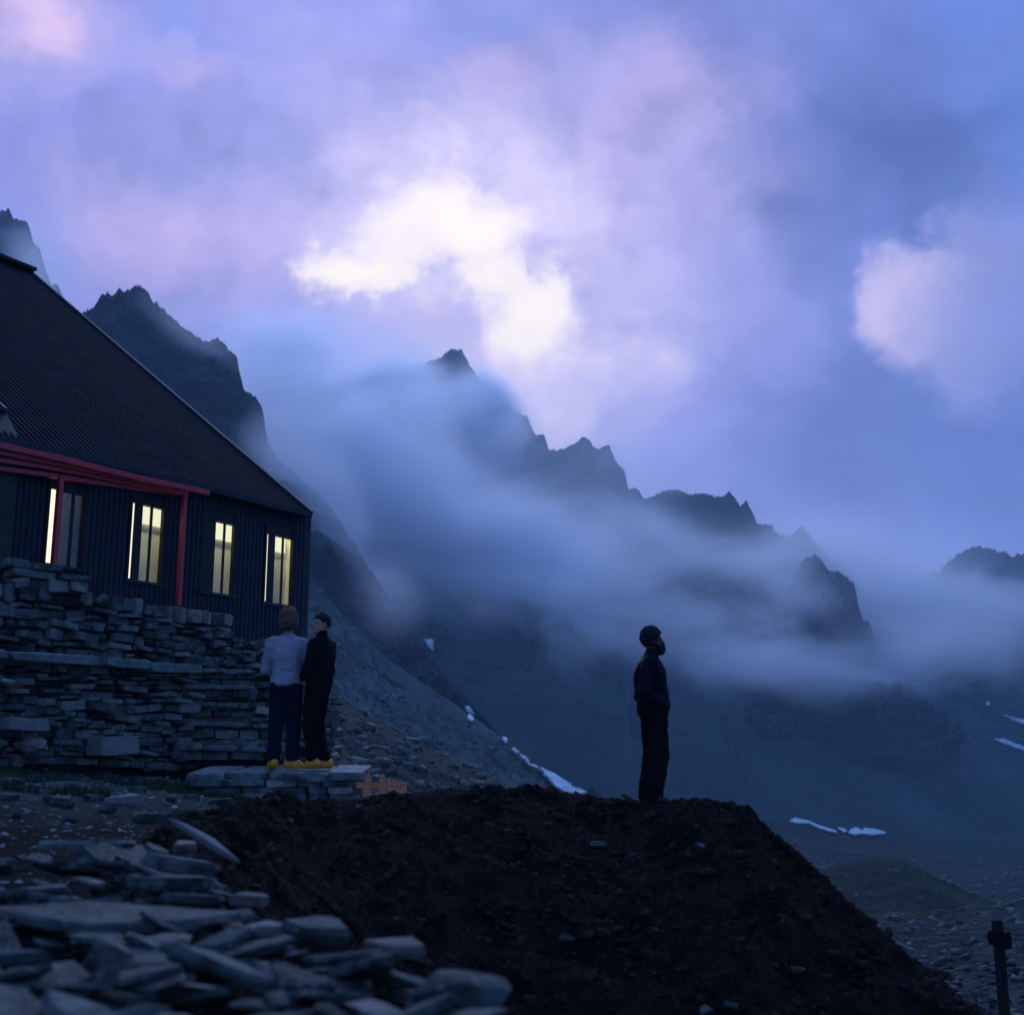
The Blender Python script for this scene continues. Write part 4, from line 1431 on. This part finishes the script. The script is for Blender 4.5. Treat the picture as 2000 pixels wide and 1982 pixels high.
def person(label, loc, heading, J, top, trous, shoe, hair, headturn=0.0, beard=False, shoe_pads=1.0, head_fwd=.02, group=None, scale=1.0):
    root = tag(empty('person', loc, heading), label, 'person', group)
    root.scale = (scale,) * 3
    sh, el, wr = J['shoulder'], J['elbow'], J['wrist']
    hp, kn, an = J['hip'], J['knee'], J['ankle']
    lean = J.get('lean', 0.0)
    hz = 1.635
    hpz, q = head_prims(hz, headturn, beard=beard, fwd=head_fwd)
    body = list(hpz)
    body += [('c', (0, lean, 1.44), (0, head_fwd - .005, 1.57), .056, .053, .03),
             ('e', (0, lean, 1.26), (.138, .082, .18), .04), ('e', (0, lean * .5, 1.04), (.13, .09, .16), .05), ('e', (0, 0, .93), (.155, .11, .13), .05)]
    for sd in (0, 1):
        m = (lambda p: mirror(p)) if sd else (lambda p: p)
        S_, E_, W_ = (J[k + ('_l' if sd and k + '_l' in J else '')] for k in ('shoulder', 'elbow', 'wrist'))
        f = m if not (sd and 'elbow_l' in J) else (lambda p: p)
        S_ = m(sh)
        E_, W_ = f(E_), f(W_)
        body += [('c', S_, E_, .043, .040, .02), ('c', E_, W_, .04, .027, .02)]
        if not J.get('pockets'): body += hand(W_, Vector(W_) - Vector(E_), -1 if sd else 1)
        H_, K_, A_ = (J[k + '_l'] if sd and k + '_l' in J else m(J[k]) for k in ('hip', 'knee', 'ankle'))
        body += [('c', H_, K_, .078, .052, .03), ('c', K_, A_, .05, .036, .02), ('c', A_, (A_[0] + .085 * math.sin(J.get('toe_l' if sd else 'toe', 0.0)), A_[1] + .085 * math.cos(J.get('toe_l' if sd else 'toe', 0.0)), .038), .032, .022, .02)]
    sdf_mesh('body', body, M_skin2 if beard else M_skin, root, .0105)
    # top garment
    inf, hem, mt, bulk = top['inf'], top['hem'], top['mat'], top.get('bulk', 0.0)
    g = [('e', (0, lean, 1.26), (.165 + inf, .112 + inf + bulk, .215), .05), ('e', (0, lean * .5 + bulk * .5, 1.06), (.152 + inf, .112 + inf + bulk, .17), .07),
         ('e', (0, 0, .94), (.160 + inf, .118 + inf + bulk * .6, .15), .06), ('c', (-.15, lean, 1.40), (.15, lean, 1.40), .062 + inf * .4, .062 + inf * .4, .06),
         ('c', (0, lean, 1.42), (0, head_fwd - .005, top.get('collar', 1.50)), .075, .066 if top.get('collar', 1.5) > 1.51 else .070, .03)]
    for sd in (0, 1):
        m = mirror if sd else (lambda p: p)
        S_ = m(sh)
        E_ = J['elbow_l'] if sd and 'elbow_l' in J else m(el)
        W_ = J['wrist_l'] if sd and 'wrist_l' in J else m(wr)
        W2 = tuple(Vector(E_).lerp(Vector(W_), .96))
        g += [('c', S_, E_, .062 + inf * .5, .052 + inf * .5, .04), ('c', E_, W2, .052 + inf * .5, .040 + inf * .4, .03)]
    z1 = top.get('collar', 1.50)
    sdf_mesh('jacket' if top.get('jacket') else 'sweater', g, mt, root, .012, cut=lambda X, Y, Z: np.maximum(hem - Z, Z - z1 - .035), wob=top.get('wob', .006), seed=len(label))
    # trousers
    ti, mt2 = trous['inf'], trous['mat']
    g = [('e', (0, 0, .93), (.155 + ti * .6, .112 + ti, .14), .05)]
    for sd in (0, 1):
        H_, K_, A_ = (J[k + '_l'] if sd and k + '_l' in J else (mirror(J[k]) if sd else J[k]) for k in ('hip', 'knee', 'ankle'))
        A2 = (A_[0], A_[1] - .005, .055)
        g += [('c', H_, K_, .085 + ti, .062 + ti, .04), ('c', K_, A2, .060 + ti, .052 + ti, .02)]
    ztop = hem + .06
    zlow = trous.get('low', .082)
    sdf_mesh('trousers', g, mt2, root, .012, cut=lambda X, Y, Z: np.maximum(zlow - Z, Z - ztop), wob=.007, wf=14, seed=3 + len(label))
    # shoes
    for sd in (0, 1):
        A_ = J['ankle_l'] if sd and 'ankle_l' in J else (mirror(J['ankle']) if sd else J['ankle'])
        yaw = J.get('toe_l' if sd else 'toe', 0.0)
        dx, dy = math.sin(yaw), math.cos(yaw)
        p = lambda f_, z_: (A_[0] + dx * f_, A_[1] + dy * f_, z_)
        sdf_mesh('shoe', [('c', p(-.05, .040), p(.05, .040), .038, .042, .05), ('c', p(.05, .038), p(.14, .027), .042, .027, .06), ('c', p(-.055, .07), p(.02, .07), .038, .040, .05)],
                 shoe, root, .008, cut=lambda X, Y, Z: np.maximum(.002 - Z, Z - .112))
    # hair
    c, s = math.cos(headturn), math.sin(headturn)
    hi_ = hair['inf']
    hp_ = [('e', q(0, -.016 - hi_ * .3, .034 + hi_ * .4), (.079 + hi_, .098 + hi_, .100 + hi_), .02)]
    if hair.get('long'): hp_ += [('e', q(0, -.05, -.03), (.082 + hi_, .07 + hi_, .08), .04)]
    low, slope_ = hair.get('low', -.02), hair.get('slope', 1.0)
    fr, ear, nape = hair.get('fringe', .062), hair.get('ear', -.01), hair.get('nape', -.085)
    def hcut(X, Y, Z):
        Yl = -X * s + (Y - head_fwd) * c
        Zl = Z - hz
        # forward of the ears the hair ends at the hairline, behind them it runs down to the nape
        line = np.where(Yl > .035, fr + (.10 - Yl) * -.12, np.where(Yl > -.02, ear, nape))
        k = np.clip((Yl - .015) / .05, 0, 1)
        line = (ear * (1 - k) + fr * k) * (Yl > -.015) + np.where(Yl > -.015, 0, nape + (ear - nape) * np.clip((Yl + .06) / .045, 0, 1))
        return line - Zl
    sdf_mesh('hair', hp_, hair['mat'], root, .008, cut=hcut, wob=hair.get('wob', .005), wf=hair.get('wf', 75))
    if beard:
        sdf_mesh('beard', [('c', q(0, .085, -.068), q(0, .080, -.112), .046, .040, .02), ('c', q(-.062, .02, -.045), q(0, .082, -.098), .026, .036, .02), ('c', q(.062, .02, -.045), q(0, .082, -.098), .026, .036, .02)], hair['mat'], root, .008, wob=.005, wf=40)
    if hair.get('eyes'):
        mb = MB()
        for x in (-.034, .034):
            mb.box(q(x, .085, .006), (.018, .012, .009))
        mb.build('eyes', M_eye, root)
    return root


base_z = lambda x, y: 0.0
YC = 13.5
# woman seen from behind, arms folded
lw = at(553, 1501, YC)
person('person seen from behind in a pale grey sweater, navy trousers and yellow clogs', Vector((lw.x, lw.y, zt - .005)), .06,
       {'shoulder': (.185, -.01, 1.385), 'elbow': (.265, .04, 1.10), 'wrist': (.06, .21, 1.13), 'elbow_l': (-.245, .06, 1.10), 'wrist_l': (-.03, .22, 1.09),
        'hip': (.085, 0, .88), 'knee': (.095, .015, .48), 'ankle': (.10, -.02, .09), 'ankle_l': (-.11, -.03, .09), 'knee_l': (-.10, .01, .48), 'hip_l': (-.085, 0, .88), 'toe': 1.75, 'toe_l': -.35, 'lean': 0.0},
       {'inf': .012, 'hem': .90, 'collar': 1.465, 'mat': M_sweater, 'wob': .009, 'bulk': .01}, {'inf': .022, 'mat': M_navy}, M_yellow,
       {'inf': .034, 'mat': M_hairbr, 'long': True, 'wob': .008, 'wf': 34, 'fringe': .05, 'ear': -.06, 'nape': -.10}, headturn=-.15, scale=.985)
# man in black turned to her
lm = at(618, 1500, YC - .05)
person('person in black fleece and trousers with yellow clogs looking over to the left', Vector((lm.x, lm.y, zt - .005)), math.radians(68),
       {'shoulder': (.18, -.02, 1.385), 'elbow': (.225, .0, 1.10), 'wrist': (.06, .20, 1.06), 'elbow_l': (-.225, .02, 1.10), 'wrist_l': (-.03, .21, 1.03),
        'hip': (.085, .02, .88), 'knee': (.085, .05, .48), 'ankle': (.10, -.05, .09), 'ankle_l': (-.08, .0, .09), 'knee_l': (-.09, .07, .48), 'hip_l': (-.085, .02, .88), 'toe': -.5, 'toe_l': .25, 'lean': -.035},
       {'inf': .014, 'hem': .86, 'mat': M_blackc, 'wob': .005, 'collar': 1.535, 'jacket': True, 'bulk': .015}, {'inf': .012, 'mat': M_blackc}, M_yellow,
       {'inf': .008, 'mat': M_hairdk, 'fringe': .078, 'ear': .004, 'nape': -.075, 'eyes': True, 'wob': .007, 'wf': 55}, headturn=math.radians(58), head_fwd=.0, scale=.965)
# man on the mound in profile
YR = 12.1
lr = at(1280, 1571, YR)
hit = MBVH.ray_cast(Vector((lr.x, YR, 5)), Vector((0, 0, -1)))[0]
person('dark silhouetted bearded person standing on the earth mound, hands in jacket pockets', Vector((lr.x, YR, hit.z + .005)), math.radians(-90),
       {'shoulder': (.19, -.05, 1.385), 'elbow': (.26, -.13, 1.09), 'pockets': True, 'wrist': (.165, .115, .95), 'elbow_l': (-.26, -.10, 1.08), 'wrist_l': (-.165, .115, .95),
        'hip': (.09, .0, .88), 'knee': (.10, -.01, .48), 'ankle': (.11, -.075, .09), 'ankle_l': (-.09, -.015, .09), 'knee_l': (-.095, .045, .48), 'hip_l': (-.09, 0.01, .88), 'toe': .15, 'toe_l': -.1, 'lean': -.025},
       {'inf': .026, 'hem': .84, 'mat': M_jacket, 'wob': .010, 'collar': 1.525, 'jacket': True, 'bulk': .03}, {'inf': .056, 'mat': M_dktrous, 'low': .05}, M_boot,
       {'inf': .020, 'mat': M_hairdk, 'fringe': .066, 'ear': -.075, 'nape': -.115, 'wob': .007, 'wf': 50}, beard=True, head_fwd=.015, scale=.968)

# ------------------------------------------------------------------ grass tufts
rn = random.Random(77)
V, Fc = [], []
def tuft(x, y, n, h, spread):
    for _ in range(n):
        a = rn.uniform(0, 6.28)
        r_ = spread * math.sqrt(rn.random())
        px_, py_ = x + r_ * math.cos(a), y + r_ * math.sin(a) * .6
        z_ = float(zground(px_, py_))
        b = rn.uniform(0, 6.28)
        l_ = h * rn.uniform(.5, 1.2)
        k = len(V)
        V.extend([(px_ - .005, py_, z_), (px_ + .005, py_, z_), (px_ + math.cos(b) * l_ * .4, py_ + math.sin(b) * l_ * .4, z_ + l_)])
        Fc.append((k, k + 1, k + 2))
for (px, py, Y, n, h, sp_) in ((370, 1495, 13.4, 900, .10, .5), (420, 1508, 13.0, 700, .08, .5), (310, 1500, 13.2, 400, .08, .4), (530, 1560, 12.7, 500, .06, .6), (600, 1560, 12.6, 500, .06, .6), (620, 1560, 12.8, 300, .08, .3),
                             (165, 1532, 11.2, 300, .09, .25), (60, 1530, 11.0, 250, .08, .3), (25, 1482, 12.3, 400, .08, .8), (250, 1480, 13.5, 300, .07, .5), (290, 1622, 7.6, 120, .05, .2), (10, 1765, 5.0, 150, .08, .3)):
    p = at(px, py, Y)
    tuft(p.x, p.y, n, h, sp_)
M_grass = plain('grass_blade', (.035, .05, .014), .8, .5, 3)
tag(mesh_obj('grass', V, Fc, M_grass), kind='stuff')

# ------------------------------------------------------------------ snow patches on the slopes
allV, allF, n = [], [], 0
for k, (v, f) in TERRAIN.items():
    allV.append(v)
    allF.append(f + n)
    n += len(v)
TB = BVHTree.FromPolygons(np.concatenate(allV).tolist(), np.concatenate(allF).tolist())


rn = random.Random(55)
M_dark = stone_mat('dark_boulder', [(0, (.012, .013, .012)), (.6, (.022, .022, .02)), (1, (.04, .038, .034))], 1.0)  # darker stone colour for the boulders
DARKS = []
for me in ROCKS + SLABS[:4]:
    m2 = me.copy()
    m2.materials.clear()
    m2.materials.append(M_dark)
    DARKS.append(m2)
for i in range(60):
    px, py = rn.uniform(1790, 2010), rn.uniform(1868, 2000)
    h = TB.ray_cast(CAM, ray(px, py).normalized())
    if h[0] is None: continue
    s_ = rn.uniform(.25, .75)
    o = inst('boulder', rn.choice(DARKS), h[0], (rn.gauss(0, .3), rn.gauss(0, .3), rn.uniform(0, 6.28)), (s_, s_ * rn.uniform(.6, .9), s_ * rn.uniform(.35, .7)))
    tag(o, 'dark boulder in the rubble at the foot of the earth mound', 'boulder', 'dark boulders at the foot of the mound')
h = TB.ray_cast(CAM, ray(1836, 1905).normalized())
o = inst('boulder', ROCKS[3], h[0] + Vector((0, -.5, .1)), (.3, .2, 1.0), (.32, .3, .34))
tag(o, 'paler angular boulder among the dark ones left of the signpost', 'boulder', 'dark boulders at the foot of the mound')


def inside(x, y, poly):
    r = False
    j = len(poly) - 1
    for i in range(len(poly)):
        xi, yi = poly[i]
        xj, yj = poly[j]
        if (yi > y) != (yj > y) and x < (xj - xi) * (y - yi) / (yj - yi) + xi: r = not r
        j = i
    return r


def snow(label, poly, step=1.5):
    xs, ys = [p[0] for p in poly], [p[1] for p in poly]
    V, Fc, idx = [], [], {}
    def vert(i, j):
        if (i, j) in idx: return idx[(i, j)]
        jx = step * .3 * math.sin(i * 12.9 + j * 78.2)
        r = ray(min(xs) + i * step + jx, min(ys) + j * step * .6).normalized()
        h = TB.ray_cast(CAM, r)
        if h[0] is None: idx[(i, j)] = -1
        else:
            V.append(CAM + r * (h[3] - .006 * h[3]) + Vector((0, 0, .001 * h[3])))
            idx[(i, j)] = len(V) - 1
        return idx[(i, j)]
    for i in range(int((max(xs) - min(xs)) / step) + 1):
        for j in range(int((max(ys) - min(ys)) / (step * .6)) + 1):
            x, y = min(xs) + (i + .5) * step, min(ys) + (j + .5) * step * .6
            nz = 2.2 * float(vnoise(np.array(x * .35), np.array(y * .5), 1.0))
            if inside(x + nz, y + nz * .5, poly):
                q = [vert(i, j), vert(i + 1, j), vert(i + 1, j + 1), vert(i, j + 1)]
                if min(q) >= 0: Fc.append(q)
    if not Fc: return
    o = mesh_obj('snow_patch', V, Fc, M_snow, smooth=True)
    m = o.modifiers.new('thickness', 'SOLIDIFY')
    m.thickness = .6
    tag(o, label, 'snow patch', 'old snow patches on the slopes')


snow('large snow tongue just above the crest of the dark mound', [(1052, 1504), (1062, 1508), (1090, 1522), (1118, 1538), (1142, 1551), (1135, 1556), (1100, 1552), (1085, 1542), (1072, 1528), (1060, 1516)])
snow('narrow snow streak in the gully above the large tongue', [(1014, 1480), (1020, 1481), (1034, 1494), (1050, 1505), (1046, 1506), (1030, 1496)])
snow('short snow streak in the gully below the small round snow patch', [(996, 1466), (1002, 1467), (1012, 1474), (1006, 1476)])
snow('small round snow patch at the upper end of the gully', [(977, 1445), (986, 1446), (992, 1452), (984, 1455)])
snow('upper of two small snow patches side by side in the gully', [(908, 1382), (914, 1383), (924, 1396), (922, 1400), (912, 1394)])
snow('lower of two small snow patches side by side in the gully', [(909, 1402), (915, 1400), (923, 1408), (921, 1415), (913, 1410)])
snow('triangular snow patch high on the slope beside the couple', [(828, 1251), (836, 1254), (843, 1251), (846, 1265), (845, 1273), (838, 1268)])
snow('long snow streak at the foot of the slope beyond the mound', [(1541, 1607), (1552, 1602), (1578, 1607), (1600, 1617), (1636, 1628), (1630, 1630), (1600, 1622), (1580, 1612), (1555, 1611)])
snow('small snow patch between the long streak and the broad patch', [(1636, 1622), (1645, 1621), (1655, 1627), (1648, 1629)])
snow('broad broken snow patch at the foot of the far slope', [(1658, 1632), (1663, 1623), (1672, 1620), (1684, 1627), (1688, 1622), (1705, 1623), (1728, 1629), (1730, 1632), (1700, 1634), (1682, 1632), (1668, 1634)])
snow('upper snow streak on the slope at the right edge', [(1956, 1397), (1968, 1399), (1990, 1406), (2020, 1416), (2020, 1424), (1985, 1412)])
snow('lower snow streak on the slope at the right edge', [(1944, 1447), (1960, 1446), (1985, 1456), (2020, 1466), (2020, 1474), (1980, 1462), (1955, 1453)])
snow('tiny snow fleck above the two right hand streaks', [(1925, 1376), (1932, 1371), (1931, 1380), (1927, 1380)], .8)

# ------------------------------------------------------------------ fog banks
def fog_fn(m):
    m.use_nodes = True
    g = NT(m.node_tree)
    out = g.n('ShaderNodeOutputMaterial')
    oc = g.n('ShaderNodeTexCoord').outputs['Object']
    pos = g.n('ShaderNodeNewGeometry').outputs['Position']
    dens = g.n('ShaderNodeObjectInfo').outputs['Color']
    sx = g.n('ShaderNodeSeparateColor')
    g.put(sx.inputs[0], dens)
    r = g.vm('LENGTH', oc)
    fall = g.mr(r, .05, 1.0, 1.0, 0.0)
    n = g.noise(g.mapping(pos, rot=(0, math.radians(-30), 0), scale=(.8, .8, 1.5)), .013, 6, .62, .9).outputs['Fac']
    k = g.math('ADD', g.math('MULTIPLY', fall, 1.5), g.math('MULTIPLY', g.math('SUBTRACT', n, .5), 6.5))
    k = g.math('MAXIMUM', g.math('SUBTRACT', k, .30), 0.0)
    k = g.math('MULTIPLY', g.math('MULTIPLY', k, fall), sx.outputs[0])
    pv = g.n('ShaderNodeVolumePrincipled')
    pv.inputs['Color'].default_value = (.985, .985, 1, 1)
    pv.inputs['Anisotropy'].default_value = .55
    g.put(pv.inputs['Density'], g.math('MULTIPLY', k, .021))
    g.nt.links.new(pv.outputs[0], out.inputs['Volume'])


M_fog = bpy.data.materials.new('fog_volume')
fog_fn(M_fog)
bm = bmesh.new()
bmesh.ops.create_icosphere(bm, subdivisions=3, radius=1.0)
fog_me = bpy.data.meshes.new('fog_bank')
bm.to_mesh(fog_me)
bm.free()
fog_me.materials.append(M_fog)
#        px   py   Y   rx_px rz_px ry_m  rot  density
FOG = [(600, 860, 520, 300, 290, 140, -35, 1.7), (770, 930, 520, 380, 300, 140, -38, 1.7), (910, 1020, 520, 380, 270, 130, -34, 1.5), (1050, 1100, 510, 330, 220, 120, -30, 1.3),
       (640, 770, 830, 360, 210, 130, -15, 2.4), (800, 800, 780, 260, 150, 120, -25, 2.0), (920, 850, 740, 230, 140, 100, -42, 1.3), (1180, 1170, 520, 330, 190, 110, -20, 1.2), (1370, 1240, 540, 310, 160, 110, -16, 1.1),
       (1270, 1060, 640, 280, 170, 100, -28, .9), (1450, 1120, 640, 280, 140, 100, -22, .75), (1650, 1090, 850, 340, 130, 110, -10, .8), (1590, 1290, 560, 310, 130, 100, -12, .9), (1800, 1270, 620, 330, 150, 110, 5, .8),
       (1890, 1205, 760, 320, 110, 110, 3, 1.0), (1740, 1180, 820, 280, 150, 110, 0, 1.1), (400, 690, 420, 210, 90, 60, -34, .9), (530, 930, 400, 190, 180, 80, -42, 1.1), (60, 520, 560, 150, 140, 60, -40, .9), (670, 1060, 390, 210, 150, 70, -42, 1.5), (640, 960, 400, 150, 120, 60, -45, 1.2),
       (955, 785, 830, 140, 100, 80, -45, 3.0), (810, 730, 860, 120, 70, 70, 0, 3.0), (860, 1010, 460, 260, 110, 70, -38, 1.6), (1120, 1180, 460, 240, 80, 70, -22, 1.2),
       (1600, 1170, 560, 210, 110, 60, -5, .7),
       (770, 1180, 300, 170, 120, 50, -45, .8),
       (1150, 960, 660, 620, 300, 150, -30, .16), (1650, 1080, 700, 560, 240, 150, -5, .16)]
for (px, py, Y, rx, rz, ry, rot, den) in FOG:
    o = bpy.data.objects.new('fog_bank', fog_me)
    k = Y / 2350.0
    o.location = at(px, py, Y)
    o.scale = (rx * k, ry, rz * k)
    az = math.atan2((px - 1000), F)
    o.rotation_euler = (Matrix.Rotation(-az, 3, 'Z') @ Matrix.Rotation(math.radians(-rot), 3, 'Y')).to_euler()
    o.color = (den, den, den, 1)
    link(o)
    tag(o, kind='stuff')

# ------------------------------------------------------------------ air between here and the far ridge
hm = bpy.data.materials.new('haze_air')
hm.use_nodes = True
g = NT(hm.node_tree)
out = g.n('ShaderNodeOutputMaterial')
pv = g.n('ShaderNodeVolumePrincipled')
pv.inputs['Color'].default_value = (.70, .88, 1.0, 1)
pv.inputs['Density'].default_value = .00034
g.nt.links.new(pv.outputs[0], out.inputs['Volume'])
mb = MB()
mb.box((0, 700, 215), (4400, 2400, 586))
hz = mb.build('haze', hm)
tag(hz, kind='stuff')
